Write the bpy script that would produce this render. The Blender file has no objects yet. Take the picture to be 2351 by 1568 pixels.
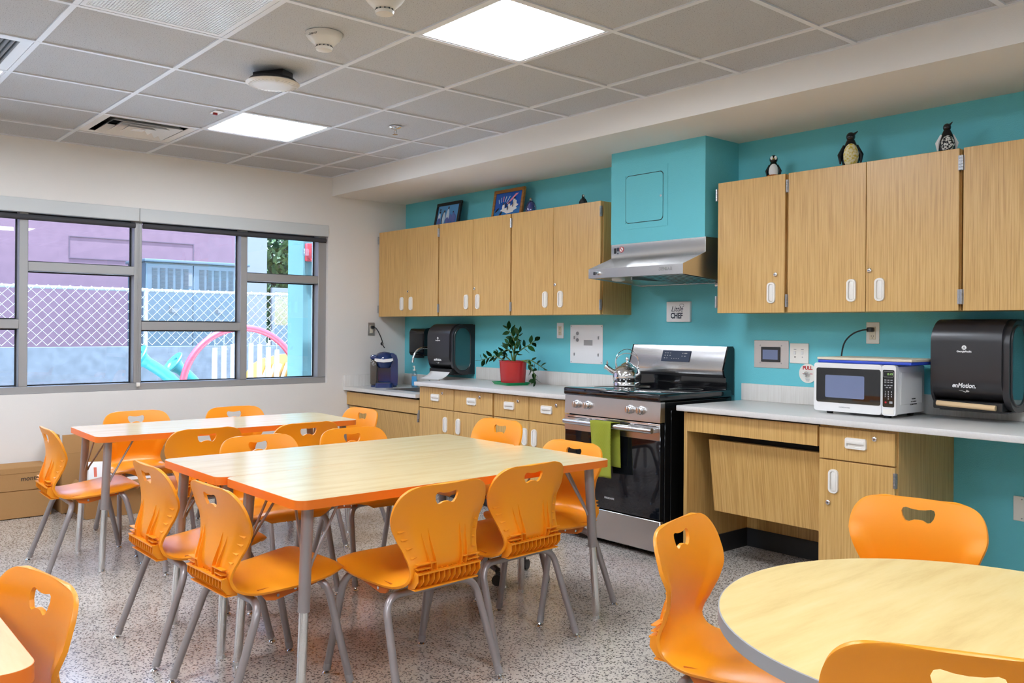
import bpy, bmesh, math, random
from mathutils import Vector, Matrix
R = math.radians
SC = bpy.context.scene
COL = SC.collection
random.seed(7)

# ------------------------------------------------------------------ camera
CAM_POS = Vector((6.704, -4.454, 1.271))
yaw, roll = R(139.415), R(0.434)
fw = Vector((math.cos(yaw), math.sin(yaw), 0)); rt = Vector((math.sin(yaw), -math.cos(yaw), 0)); up = Vector((0, 0, 1))
r2 = rt * math.cos(roll) + up * math.sin(roll)
u2 = up * math.cos(roll) - rt * math.sin(roll)
cd = bpy.data.cameras.new('camera'); cam = bpy.data.objects.new('camera', cd); COL.objects.link(cam)
cam.matrix_world = Matrix(((r2.x, u2.x, -fw.x, CAM_POS.x), (r2.y, u2.y, -fw.y, CAM_POS.y), (r2.z, u2.z, -fw.z, CAM_POS.z), (0, 0, 0, 1)))
cd.sensor_fit = 'HORIZONTAL'; cd.sensor_width = 36.0; cd.lens = 2004.9 / 2351 * 36.0
cd.shift_y = -(784.0 - 754.4) / 2351
cd.clip_start = 0.05; cd.clip_end = 200
SC.camera = cam

# ------------------------------------------------------------------ light, exposure
PANEL_STRENGTH = 31.0
SKY_STRENGTH = 3.6
SUN_STRENGTH = 58.0
EXPOSURE = 0.0
SC.view_settings.view_transform = 'Standard'; SC.view_settings.look = 'None'
SC.view_settings.exposure = EXPOSURE; SC.view_settings.gamma = 1.0; SC.view_settings.use_curve_mapping = False
SC.cycles.use_denoising = True
SC.cycles.max_bounces = 10; SC.cycles.diffuse_bounces = 5; SC.cycles.glossy_bounces = 4; SC.cycles.transparent_max_bounces = 12
SC.cycles.sample_clamp_indirect = 22.0; SC.cycles.caustics_reflective = False; SC.cycles.caustics_refractive = False
W = bpy.data.worlds.new('sky'); SC.world = W; W.use_nodes = True
nt = W.node_tree; nt.nodes.clear()
o = nt.nodes.new('ShaderNodeOutputWorld'); b = nt.nodes.new('ShaderNodeBackground'); s = nt.nodes.new('ShaderNodeTexSky')
s.sky_type = 'NISHITA'; s.sun_disc = False; s.sun_elevation = R(76); s.sun_rotation = R(120); s.air_density = 1.0; s.dust_density = 0.6; s.ozone_density = 1.6
b.inputs['Strength'].default_value = SKY_STRENGTH
nt.links.new(s.outputs[0], b.inputs[0]); nt.links.new(b.outputs[0], o.inputs[0])
sl = bpy.data.lights.new('sun', 'SUN'); sl.energy = SUN_STRENGTH; sl.angle = R(0.6); sl.color = (0.80, 0.95, 1.18)
so = bpy.data.objects.new('sun', sl); COL.objects.link(so); so.location = (5, -3, 12)
so.rotation_euler = Vector((-0.16, 0.07, -0.98)).to_track_quat('-Z', 'Y').to_euler()

# ------------------------------------------------------------------ materials
def nodes(name):
    m = bpy.data.materials.new(name); m.use_nodes = True
    return m, m.node_tree.nodes, m.node_tree.links, m.node_tree.nodes['Principled BSDF']
def srgb(r, g, b):
    f = lambda c: (c / 255 / 12.92) if c / 255 <= 0.04045 else ((c / 255 + 0.055) / 1.055) ** 2.4
    return (f(r), f(g), f(b), 1)
def mat(name, c, rough=0.5, metal=0.0, spec=0.5, coat=0.0, bump=None, aniso=0.0):
    m, N, L, P = nodes(name)
    P.inputs['Base Color'].default_value = c if len(c) == 4 else (*c, 1)
    P.inputs['Roughness'].default_value = rough; P.inputs['Metallic'].default_value = metal
    P.inputs['Specular IOR Level'].default_value = spec; P.inputs['Coat Weight'].default_value = coat
    if aniso: P.inputs['Anisotropic'].default_value = aniso
    if bump:
        sc, st = bump
        t = N.new('ShaderNodeTexCoord'); n = N.new('ShaderNodeTexNoise'); n.inputs['Scale'].default_value = sc; n.inputs['Detail'].default_value = 3
        bp = N.new('ShaderNodeBump'); bp.inputs['Strength'].default_value = st; bp.inputs['Distance'].default_value = 0.01
        L.new(t.outputs['Object'], n.inputs['Vector']); L.new(n.outputs['Fac'], bp.inputs['Height']); L.new(bp.outputs[0], P.inputs['Normal'])
    return m
def ramp(N, stops):
    r = N.new('ShaderNodeValToRGB'); e = r.color_ramp.elements
    while len(e) < len(stops): e.new(0.5)
    for k, (p, c) in enumerate(stops): e[k].position = p; e[k].color = c if len(c) == 4 else (*c, 1)
    return r
def mapping(N, L, scale, coord='Object', rot=(0, 0, 0)):
    t = N.new('ShaderNodeTexCoord'); mp = N.new('ShaderNodeMapping'); mp.inputs['Scale'].default_value = scale; mp.inputs['Rotation'].default_value = rot
    L.new(t.outputs[coord], mp.inputs['Vector']); return mp
def grain(name, c0, c1, c2, scale, rough=0.45, spec=0.4, rot=(0, 0, 0)):
    # streaky laminate: stretched noise in three tones
    m, N, L, P = nodes(name)
    mp = mapping(N, L, scale, rot=rot)
    n = N.new('ShaderNodeTexNoise'); n.inputs['Scale'].default_value = 1.0; n.inputs['Detail'].default_value = 6; n.inputs['Roughness'].default_value = 0.62
    L.new(mp.outputs[0], n.inputs['Vector'])
    r = ramp(N, [(0.30, c0), (0.5, c1), (0.70, c2)]); L.new(n.outputs['Fac'], r.inputs[0]); L.new(r.outputs[0], P.inputs['Base Color'])
    P.inputs['Roughness'].default_value = rough; P.inputs['Specular IOR Level'].default_value = spec
    return m
M = {}
M['white_wall'] = mat('white_wall', srgb(228, 224, 219), 0.85, spec=0.25, bump=(220, 0.08))
M['teal_wall'] = mat('teal_wall', srgb(108, 198, 210), 0.62, spec=0.35, bump=(190, 0.16))
M['wood'] = grain('wood_laminate', srgb(178, 134, 72), srgb(207, 165, 98), srgb(221, 184, 120), (150, 150, 3.0), 0.36, 0.6)
M['wood_slant'] = grain('wood_laminate_panel', srgb(178, 134, 72), srgb(207, 165, 98), srgb(221, 184, 120), (150, 4, 3.0), 0.42)
M['wood_edge'] = mat('wood_edge', srgb(186, 138, 76), 0.5)
M['counter'] = grain('counter_laminate', srgb(213, 210, 206), srgb(217, 214, 210), srgb(221, 218, 215), (90, 90, 90), 0.3)
M['splash'] = grain('splash_laminate', srgb(212, 207, 200), srgb(222, 218, 212), srgb(228, 225, 220), (120, 120, 4), 0.35)
M['maple'] = grain('maple_laminate', srgb(216, 190, 140), srgb(224, 201, 152), srgb(228, 207, 160), (22, 3.0, 22), 0.2, 0.75, rot=(0, 0, 0))
M['maple_round'] = grain('maple_round_laminate', srgb(214, 184, 122), srgb(225, 197, 134), srgb(228, 203, 144), (20, 3.0, 20), 0.24, 0.5, rot=(0, 0, R(35)))
M['maple'].node_tree.nodes['Principled BSDF'].inputs['Coat Weight'].default_value = 0.25; M['maple'].node_tree.nodes['Principled BSDF'].inputs['Coat Roughness'].default_value = 0.12
M['orange_edge'] = mat('orange_edge', srgb(240, 122, 34), 0.4)
M['grey_edge'] = mat('grey_edge', srgb(150, 148, 148), 0.4)
M['orange'] = mat('orange_plastic', srgb(244, 152, 26), 0.34, spec=0.5, bump=(900, 0.05))
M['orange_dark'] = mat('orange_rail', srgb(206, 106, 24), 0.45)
M['leg_grey'] = mat('leg_grey_paint', srgb(156, 148, 147), 0.30, metal=0.35, spec=0.5)
M['collar'] = mat('clear_collar', srgb(152, 146, 146), 0.25)
M['chrome'] = mat('chrome', (0.82, 0.82, 0.83), 0.12, metal=1.0)
M['steel'] = mat('brushed_steel', (0.66, 0.65, 0.64), 0.27, metal=1.0, aniso=0.5)
M['steel_dark'] = mat('dark_steel', (0.35, 0.34, 0.33), 0.35, metal=1.0)  # darker steel for slats, rings, frames and lettering
M['hinge'] = mat('hinge_metal', (0.42, 0.42, 0.43), 0.35, metal=0.9)
M['black'] = mat('black_plastic', (0.012, 0.012, 0.013), 0.35)
M['black_gloss'] = mat('black_enamel', (0.006, 0.006, 0.007), 0.07, spec=0.6)
M['oven_glass'] = mat('oven_glass', (0.006, 0.007, 0.010), 0.03, spec=0.75)
M['charcoal'] = mat('smoke_plastic', (0.026, 0.025, 0.028), 0.3, spec=0.5)
M['teal_lit_window'] = mat('teal_lit_window', (0.03, 0.10, 0.11), 0.06, spec=0.7)  # teal light showing in the clear side window is put into this colour
M['white_plastic'] = mat('white_plastic', srgb(236, 232, 224), 0.35)
M['cream_plastic'] = mat('cream_plastic', srgb(222, 212, 190), 0.4)
M['white_gloss'] = mat('white_enamel', srgb(232, 231, 230), 0.2)
M['base_black'] = mat('rubber_base', (0.022, 0.022, 0.024), 0.5)
M['navy'] = mat('navy_plastic', (0.010, 0.035, 0.15), 0.12, spec=0.6, coat=0.4)
M['tank'] = mat('tank_plastic', (0.10, 0.085, 0.07), 0.1, spec=0.6)
M['blue_tray'] = mat('blue_plastic', srgb(40, 74, 190), 0.35)
M['red_pot'] = mat('red_pot', srgb(178, 36, 38), 0.22, spec=0.55)
M['soil'] = mat('soil', (0.03, 0.02, 0.014), 0.9)
M['green_tray'] = mat('green_plastic', srgb(0, 150, 86), 0.35)
M['leaf'] = mat('leaf_green', srgb(36, 84, 34), 0.28, spec=0.5)
M['stem'] = mat('stem_green', srgb(92, 116, 54), 0.5)
M['card'] = mat('cardboard', srgb(176, 134, 88), 0.85, spec=0.15, bump=(60, 0.1))
M['card_in'] = mat('cardboard_inside', srgb(120, 92, 62), 0.9, spec=0.1)
M['label_white'] = mat('label_white', srgb(238, 238, 238), 0.6)
M['label_blue'] = mat('label_blue', srgb(70, 160, 214), 0.3)
M['label_red'] = mat('label_red', srgb(226, 120, 100), 0.6)
M['ink'] = mat('ink', (0.015, 0.015, 0.018), 0.7)
M['ink_navy'] = mat('ink_navy', srgb(38, 44, 60), 0.7)
M['white_ink'] = mat('white_ink', (0.85, 0.85, 0.85), 0.6)
M['red_ink'] = mat('red_ink', srgb(190, 30, 40), 0.6)
M['grey_ink'] = mat('grey_ink', srgb(160, 160, 162), 0.6)
M['paper'] = mat('paper_white', srgb(240, 240, 240), 0.8, spec=0.1)
M['paper_tan'] = mat('paper_tan', srgb(222, 192, 150), 0.85, spec=0.1)
M['frame_black'] = mat('frame_black', (0.01, 0.01, 0.012), 0.35)
M['frame_wood'] = grain('frame_oak', srgb(128, 84, 36), srgb(160, 108, 52), srgb(178, 126, 66), (8, 60, 60), 0.45)
M['alu'] = mat('window_aluminium', srgb(164, 163, 162), 0.42, metal=0.3)
M['blind'] = mat('blind_valance', srgb(200, 203, 203), 0.6)
M['shade'] = mat('shade_cloth', srgb(62, 62, 66), 0.8)
M['bar'] = mat('ceiling_bar_white', srgb(222, 224, 228), 0.5)
M['gap'] = mat('plenum_dark', (0.02, 0.02, 0.02), 0.9)
M['device'] = mat('device_white', srgb(214, 208, 198), 0.4)
M['screen_navy'] = mat('screen_navy', srgb(52, 62, 82), 0.45, spec=0.2)
M['screen_grey'] = mat('screen_grey', srgb(112, 124, 158), 0.15, spec=0.6)
M['plate_steel'] = mat('plate_steel', (0.62, 0.58, 0.55), 0.42, metal=0.8)
M['silver_plate'] = mat('silver_plate', (0.86, 0.87, 0.88), 0.45, metal=0.25)
def noisy(name, c0, c1, scale, rough=0.8, lo=0.35, hi=0.65, bump=0.0, spec=0.3):
    m, N, L, P = nodes(name)
    mp = mapping(N, L, (1, 1, 1)); n = N.new('ShaderNodeTexNoise'); n.inputs['Scale'].default_value = scale; n.inputs['Detail'].default_value = 6
    L.new(mp.outputs[0], n.inputs['Vector']); r = ramp(N, [(lo, c0), (hi, c1)]); L.new(n.outputs['Fac'], r.inputs[0]); L.new(r.outputs[0], P.inputs['Base Color'])
    P.inputs['Roughness'].default_value = rough; P.inputs['Specular IOR Level'].default_value = spec
    if bump:
        bp = N.new('ShaderNodeBump'); bp.inputs['Strength'].default_value = bump; bp.inputs['Distance'].default_value = 0.01
        L.new(n.outputs['Fac'], bp.inputs['Height']); L.new(bp.outputs[0], P.inputs['Normal'])
    return m
M['tile'] = noisy('ceiling_tile', srgb(112, 110, 110), srgb(190, 191, 193), 210, 0.95, 0.30, 0.42, 0.15, 0.1)
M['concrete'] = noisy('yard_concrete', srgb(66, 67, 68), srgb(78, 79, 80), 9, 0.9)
M['ground'] = noisy('bounce_paving', srgb(214, 214, 211), srgb(224, 224, 221), 3, 0.9)  # pale colour for the added slab that bounces sun indoors
M['low_bounce_ground'] = noisy('dark_yard_surface', srgb(70, 68, 66), srgb(84, 81, 78), 6, 0.9)  # unseen outer ground, made dark to hold back bounce onto the yard walls
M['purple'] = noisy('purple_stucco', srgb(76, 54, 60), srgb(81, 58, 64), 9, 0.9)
M['purple_line'] = mat('purple_joint', srgb(52, 34, 42), 0.9)
M['pale_blue'] = mat('pale_stucco', srgb(78, 76, 76), 0.9)
M['util_blue'] = mat('utility_paint', srgb(42, 52, 58), 0.5)
M['util_dark'] = mat('utility_dark', srgb(18, 25, 32), 0.6)  # darker utility colour for the louvre bars
M['galv'] = mat('galvanised', srgb(120, 121, 122), 0.5, metal=0.2)
M['aqua'] = mat('aqua_paint', srgb(64, 94, 92), 0.6)
M['arch_red'] = mat('red_pipe', srgb(124, 20, 34), 0.5)
M['chime'] = mat('chime_metal', srgb(130, 130, 128), 0.5)
M['teal_pipe'] = mat('teal_pipe', srgb(16, 98, 98), 0.5)
M['yellow'] = mat('yellow_panel', srgb(140, 90, 12), 0.5)
M['alarm_red'] = mat('alarm_red', srgb(140, 16, 22), 0.4)
M['bark'] = mat('bark', (0.10, 0.08, 0.07), 0.9)
M['tree_leaf'] = noisy('tree_leaf', srgb(26, 42, 18), srgb(58, 72, 34), 5, 0.6)
def towel_mat():
    m, N, L, P = nodes('green_towelling')
    mp = mapping(N, L, (1, 1, 1), rot=(0, R(40), 0)); w = N.new('ShaderNodeTexWave'); w.inputs['Scale'].default_value = 62; w.inputs['Distortion'].default_value = 1.5
    L.new(mp.outputs[0], w.inputs['Vector']); r = ramp(N, [(0.2, srgb(140, 146, 34)), (0.7, srgb(186, 192, 66))]); L.new(w.outputs['Fac'], r.inputs[0]); L.new(r.outputs[0], P.inputs['Base Color'])
    bp = N.new('ShaderNodeBump'); bp.inputs['Strength'].default_value = 0.7; bp.inputs['Distance'].default_value = 0.004; L.new(w.outputs['Fac'], bp.inputs['Height']); L.new(bp.outputs[0], P.inputs['Normal'])
    P.inputs['Roughness'].default_value = 0.95; return m
M['towel'] = towel_mat()
def floor_mat():
    # polished concrete with exposed dark aggregate
    m, N, L, P = nodes('polished_aggregate')
    mp = mapping(N, L, (1, 1, 1))
    v = N.new('ShaderNodeTexVoronoi'); v.inputs['Scale'].default_value = 112; v.inputs['Randomness'].default_value = 1.0
    n0 = N.new('ShaderNodeTexNoise'); n0.inputs['Scale'].default_value = 60; n0.inputs['Detail'].default_value = 4
    add = N.new('ShaderNodeMixRGB'); add.blend_type = 'ADD'; add.inputs[0].default_value = 0.02
    L.new(mp.outputs[0], n0.inputs['Vector']); L.new(mp.outputs[0], add.inputs[1]); L.new(n0.outputs['Color'], add.inputs[2]); L.new(add.outputs[0], v.inputs['Vector'])
    sep = N.new('ShaderNodeSeparateColor'); L.new(v.outputs['Color'], sep.inputs[0])
    pick = ramp(N, [(0.0, (0, 0, 0)), (0.28, (0, 0, 0)), (0.31, (1, 1, 1))]); L.new(sep.outputs[0], pick.inputs[0])
    core = ramp(N, [(0.36, (1, 1, 1)), (0.52, (0, 0, 0))]); L.new(v.outputs['Distance'], core.inputs[0])
    mul = N.new('ShaderNodeMath'); mul.operation = 'MULTIPLY'; L.new(pick.outputs[0], mul.inputs[0]); L.new(core.outputs[0], mul.inputs[1])
    stone = ramp(N, [(0.0, srgb(62, 60, 60)), (0.5, srgb(92, 88, 86)), (1.0, srgb(122, 116, 110))]); L.new(sep.outputs[1], stone.inputs[0])
    n1 = N.new('ShaderNodeTexNoise'); n1.inputs['Scale'].default_value = 2.2; n1.inputs['Detail'].default_value = 5; L.new(mp.outputs[0], n1.inputs['Vector'])
    paste = ramp(N, [(0.3, srgb(188, 178, 166)), (0.7, srgb(208, 199, 188))]); L.new(n1.outputs['Fac'], paste.inputs[0])
    n2 = N.new('ShaderNodeTexNoise'); n2.inputs['Scale'].default_value = 300; n2.inputs['Detail'].default_value = 2; L.new(mp.outputs[0], n2.inputs['Vector'])
    sand = ramp(N, [(0.35, (0.72, 0.72, 0.72)), (0.6, (1, 1, 1))]); L.new(n2.outputs['Fac'], sand.inputs[0])
    ps = N.new('ShaderNodeMixRGB'); ps.blend_type = 'MULTIPLY'; ps.inputs[0].default_value = 0.8; L.new(paste.outputs[0], ps.inputs[1]); L.new(sand.outputs[0], ps.inputs[2])
    mx = N.new('ShaderNodeMixRGB'); L.new(mul.outputs[0], mx.inputs[0]); L.new(ps.outputs[0], mx.inputs[1]); L.new(stone.outputs[0], mx.inputs[2])
    L.new(mx.outputs[0], P.inputs['Base Color']); P.inputs['Roughness'].default_value = 0.2; P.inputs['Specular IOR Level'].default_value = 0.6
    return m
M['floor'] = floor_mat()
def glass_mat():
    m = bpy.data.materials.new('window_glass'); m.use_nodes = True; N = m.node_tree.nodes; L = m.node_tree.links; N.clear()
    o = N.new('ShaderNodeOutputMaterial'); mx = N.new('ShaderNodeMixShader'); t = N.new('ShaderNodeBsdfTransparent'); g = N.new('ShaderNodeBsdfGlossy')
    t.inputs[0].default_value = (0.92, 0.965, 0.985, 1); g.inputs['Roughness'].default_value = 0.0
    f = N.new('ShaderNodeFresnel'); f.inputs['IOR'].default_value = 1.45
    L.new(f.outputs[0], mx.inputs[0]); L.new(t.outputs[0], mx.inputs[1]); L.new(g.outputs[0], mx.inputs[2]); L.new(mx.outputs[0], o.inputs[0]); return m
M['glass'] = glass_mat()
def clear_mat(name, tint, gl=0.12):
    m = bpy.data.materials.new(name); m.use_nodes = True; N = m.node_tree.nodes; L = m.node_tree.links; N.clear()
    o = N.new('ShaderNodeOutputMaterial'); mx = N.new('ShaderNodeMixShader'); t = N.new('ShaderNodeBsdfTransparent'); g = N.new('ShaderNodeBsdfGlossy')
    t.inputs[0].default_value = (*tint, 1); g.inputs['Roughness'].default_value = 0.05; mx.inputs[0].default_value = gl
    L.new(t.outputs[0], mx.inputs[1]); L.new(g.outputs[0], mx.inputs[2]); L.new(mx.outputs[0], o.inputs[0]); return m
M['clear_bottle'] = clear_mat('clear_bottle', (0.86, 0.92, 0.95), 0.14)
M['blue_glass'] = clear_mat('blue_glass', (0.12, 0.3, 0.75), 0.2)
def emit(name, c, st):
    m = bpy.data.materials.new(name); m.use_nodes = True; N = m.node_tree.nodes; L = m.node_tree.links; N.clear()
    o = N.new('ShaderNodeOutputMaterial'); e = N.new('ShaderNodeEmission'); e.inputs[0].default_value = (*c, 1); e.inputs[1].default_value = st
    L.new(e.outputs[0], o.inputs[0]); return m
M['panel_light'] = emit('led_panel', (0.89, 0.96, 1.07), PANEL_STRENGTH)
M['clock'] = emit('clock_digits', (0.45, 0.8, 0.25), 0.7)

# ------------------------------------------------------------------ mesh helpers
WO = {}      # world origin of things whose parts are modelled in place
class G:
    def __init__(s): s.bm = bmesh.new()
    def add(s, vs, fs, Mx=None):
        v = [s.bm.verts.new(Mx @ Vector(p) if Mx else p) for p in vs]
        for f in fs:
            try: s.bm.faces.new([v[i] for i in f])
            except ValueError: pass
        return s
    def box(s, x0, x1, y0, y1, z0, z1, bev=0, seg=2, Mx=None):
        r = bmesh.ops.create_cube(s.bm, size=1.0)
        vs = r['verts']
        for v in vs: v.co = Vector(((x0 + x1) / 2 + v.co.x * (x1 - x0), (y0 + y1) / 2 + v.co.y * (y1 - y0), (z0 + z1) / 2 + v.co.z * (z1 - z0)))
        if bev:
            es = list({e for v in vs for e in v.link_edges})
            rr = bmesh.ops.bevel(s.bm, geom=es, offset=bev, segments=seg, affect='EDGES', profile=0.5)
            vs = list({v for f in rr['faces'] for v in f.verts} | {v for v in vs if v.is_valid})
        if Mx:
            for v in vs: v.co = Mx @ v.co
        return s
    def prism(s, pts, a0, a1, axis='y', Mx=None):
        n = len(pts)
        def P(p, a): return {'x': (a, p[0], p[1]), 'y': (p[0], a, p[1]), 'z': (p[0], p[1], a)}[axis]
        vs = [P(p, a0) for p in pts] + [P(p, a1) for p in pts]
        fs = [(i, (i + 1) % n, n + (i + 1) % n, n + i) for i in range(n)] + [tuple(range(n - 1, -1, -1)), tuple(range(n, 2 * n))]
        return s.add(vs, fs, Mx)
    def tube(s, pts, r, n=10, caps=True, closed=False, Mx=None, sy=1.0):
        pts = [Vector(p) for p in pts]; m = len(pts)
        rs = r if isinstance(r, (list, tuple)) else [r] * m
        vs = []; prev = None
        for i, p in enumerate(pts):
            if closed: t = pts[(i + 1) % m] - pts[i - 1]
            else: t = (pts[min(i + 1, m - 1)] - pts[max(i - 1, 0)])
            t.normalize()
            if prev is None:
                a = Vector((0, 0, 1)) if abs(t.z) < 0.9 else Vector((1, 0, 0))
                nrm = t.cross(a).normalized()
            else:
                nrm = (prev - t * prev.dot(t)).normalized()
            prev = nrm; bn = t.cross(nrm)
            for k in range(n):
                a = 2 * math.pi * k / n
                vs.append(p + (nrm * math.cos(a) + bn * math.sin(a) * sy) * rs[i])
        fs = []
        for i in range(m if closed else m - 1):
            j = (i + 1) % m
            for k in range(n): fs.append((i * n + k, i * n + (k + 1) % n, j * n + (k + 1) % n, j * n + k))
        if caps and not closed: fs += [tuple(range(n - 1, -1, -1)), tuple(range((m - 1) * n, m * n))]
        return s.add(vs, fs, Mx)
    def cyl(s, p0, p1, r, n=14, r1=None, Mx=None): return s.tube([p0, p1], [r, r if r1 is None else r1], n, True, False, Mx)
    def lathe(s, prof, n=24, c=(0, 0, 0), Mx=None, sx=1.0, sy=1.0):
        vs = []; m = len(prof)
        for (r, z) in prof:
            for k in range(n):
                a = 2 * math.pi * k / n; vs.append((c[0] + r * math.cos(a) * sx, c[1] + r * math.sin(a) * sy, c[2] + z))
        fs = [(i * n + k, i * n + (k + 1) % n, (i + 1) * n + (k + 1) % n, (i + 1) * n + k) for i in range(m - 1) for k in range(n)]
        fs += [tuple(range(n - 1, -1, -1)), tuple(range((m - 1) * n, m * n))]
        return s.add(vs, fs, Mx)
    def ball(s, c, rx, ry=None, rz=None, nu=14, nv=9, Mx=None):
        ry = ry or rx; rz = rz or rx
        prof = [(max(1e-4, math.sin(math.pi * i / nv)), -math.cos(math.pi * i / nv)) for i in range(nv + 1)]
        vs = []
        for (r, z) in prof:
            for k in range(nu):
                a = 2 * math.pi * k / nu; vs.append((c[0] + rx * r * math.cos(a), c[1] + ry * r * math.sin(a), c[2] + rz * z))
        fs = [(i * nu + k, i * nu + (k + 1) % nu, (i + 1) * nu + (k + 1) % nu, (i + 1) * nu + k) for i in range(nv) for k in range(nu)]
        fs += [tuple(range(nu - 1, -1, -1)), tuple(range(nv * nu, (nv + 1) * nu))]
        return s.add(vs, fs, Mx)
    def grid(s, f, nu, nv, Mx=None):
        vs = [f(i / nu, j / nv) for i in range(nu + 1) for j in range(nv + 1)]
        fs = [(i * (nv + 1) + j, i * (nv + 1) + j + 1, (i + 1) * (nv + 1) + j + 1, (i + 1) * (nv + 1) + j) for i in range(nu) for j in range(nv)]
        return s.add(vs, fs, Mx)
    def done(s, name, m, parent=None, ang=38, weld=False):
        if weld: bmesh.ops.remove_doubles(s.bm, verts=s.bm.verts, dist=1e-5)
        bmesh.ops.recalc_face_normals(s.bm, faces=s.bm.faces)
        me = bpy.data.meshes.new(name)
        wo = WO.get(parent.name if parent else '', None)
        if wo is not None:
            for v in s.bm.verts: v.co -= wo
        s.bm.to_mesh(me); s.bm.free()
        if len(me.polygons):
            me.polygons.foreach_set('use_smooth', [True] * len(me.polygons)); me.set_sharp_from_angle(angle=R(ang))
        me.materials.append(M[m] if isinstance(m, str) else m)
        o = bpy.data.objects.new(name, me); COL.objects.link(o)
        if parent:
            o.parent = parent
            if wo is not None: WO[o.name] = wo
        return o
def tag(o, label=None, cat=None, group=None, kind=None):
    if label: o['label'] = label
    if cat: o['category'] = cat
    if group: o['group'] = group
    if kind: o['kind'] = kind
    return o
def thing(name, label, cat, loc=(0, 0, 0), rz=0.0, group=None, inplace=True):
    o = bpy.data.objects.new(name, None); o.empty_display_size = 0.1; COL.objects.link(o)
    o.location = loc; o.rotation_euler = (0, 0, rz)
    if inplace: WO[o.name] = Vector(loc)
    return tag(o, label, cat, group)
def struct(g, name, m, parent=None, label=None):
    o = g.done(name, m, parent)
    if parent is None: o['kind'] = 'structure'
    if label: o['label'] = label
    return o
def inst(src, name, parent, loc=(0, 0, 0), rot=(0, 0, 0), scale=(1, 1, 1)):
    o = bpy.data.objects.new(name, src.data); COL.objects.link(o); o.parent = parent; o.location = loc; o.rotation_euler = rot; o.scale = scale; return o
def copy_tree(o, parent=None):
    c = o.copy(); COL.objects.link(c)
    if parent: c.parent = parent
    for ch in list(o.children): copy_tree(ch, c)
    return c
def fillet(pts, rad, n=6):
    pts = [Vector(p) for p in pts]; out = [pts[0]]
    for i in range(1, len(pts) - 1):
        a, b, c = pts[i - 1], pts[i], pts[i + 1]
        r = min(rad, (a - b).length * 0.49 if i > 1 else (a - b).length * 0.95, (c - b).length * 0.49 if i < len(pts) - 2 else (c - b).length * 0.95)
        p0 = b + (a - b).normalized() * r; p1 = b + (c - b).normalized() * r
        for k in range(n + 1):
            t = k / n; out.append(p0 * (1 - t) ** 2 + b * 2 * t * (1 - t) + p1 * t * t)
    out.append(pts[-1]); return out
def spline(pts, n):
    # Catmull-Rom through a list of tuples
    out = []; m = len(pts)
    for i in range(m - 1):
        p0, p1, p2, p3 = pts[max(i - 1, 0)], pts[i], pts[i + 1], pts[min(i + 2, m - 1)]
        for k in range(n):
            t = k / n
            out.append(tuple(0.5 * (2 * b + (c - a) * t + (2 * a - 5 * b + 4 * c - d) * t * t + (3 * b - a - 3 * c + d) * t ** 3) for a, b, c, d in zip(p0, p1, p2, p3)))
    out.append(tuple(pts[-1])); return out
def rrect(w, h, r, n=5, cx=0, cy=0):
    pts = []
    for sx, sy, a0 in ((1, 1, 0), (-1, 1, 90), (-1, -1, 180), (1, -1, 270)):
        for k in range(n + 1):
            a = R(a0 + 90 * k / n); pts.append((cx + sx * (w / 2 - r) + r * math.cos(a), cy + sy * (h / 2 - r) + r * math.sin(a)))
    return pts
def text(body, size, m, parent, loc, rot=(R(90), 0, 0), name='lettering', shear=0.0, bold=0.0, ax='CENTER', xs=1.0):
    cu = bpy.data.curves.new(name, 'FONT'); cu.body = body; cu.size = size; cu.align_x = ax; cu.align_y = 'CENTER'; cu.shear = shear; cu.offset = bold; cu.extrude = 0.0004; cu.resolution_u = 3
    tmp = bpy.data.objects.new('tmp', cu); COL.objects.link(tmp)
    dg = bpy.context.evaluated_depsgraph_get(); dg.update()
    me = bpy.data.meshes.new_from_object(tmp.evaluated_get(dg)); bpy.data.objects.remove(tmp)
    me.materials.clear(); me.materials.append(M[m]); me.name = name
    o = bpy.data.objects.new(name, me); COL.objects.link(o); o.parent = parent
    wo = WO.get(parent.name, None) if parent else None
    o.location = Vector(loc) - (wo if wo is not None else Vector((0, 0, 0))); o.rotation_euler = rot; o.scale = (xs, 1, 1)
    return o
# ================================================================== ROOM
XR, YB, CZ = 8.9, -7.2, 2.55            # right wall, back wall, ceiling height; window wall x=0, kitchen wall y=0
T = 0.6096; GX, GY = 3.52, -2.30       # ceiling grid module and one grid crossing
struct(G().box(-0.2, XR, YB, 0.2, -0.12, 0), 'floor', 'floor')
struct(G().box(-0.2, XR + 0.2, 0, 0.2, 0, CZ + 0.3), 'wall_kitchen', 'teal_wall', label='teal painted wall behind the kitchen cabinets')
g = G()
WY0, WY1, WZ0, WZ1 = -5.45, -0.79, 0.795, 2.14
g.box(-0.2, 0, WY1, 0, 0, CZ + 0.3); g.box(-0.2, 0, YB, WY0, 0, CZ + 0.3); g.box(-0.2, 0, WY0, WY1, 0, WZ0); g.box(-0.2, 0, WY0, WY1, WZ1, CZ + 0.3)
struct(g, 'wall_window', 'white_wall', label='white painted wall with the wide window')
struct(G().box(XR, XR + 0.2, YB, 0, 0, CZ + 0.3), 'wall_right', 'white_wall')
struct(G().box(-0.2, XR + 0.2, YB - 0.2, YB, 0, CZ + 0.3), 'wall_back', 'white_wall')
SY, SZ = -0.755, 2.396                  # soffit face and underside
struct(G().box(0, XR, SY, 0, SZ, CZ + 0.1), 'trim_1', 'white_wall', label='white dropped soffit above the kitchen wall')
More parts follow.
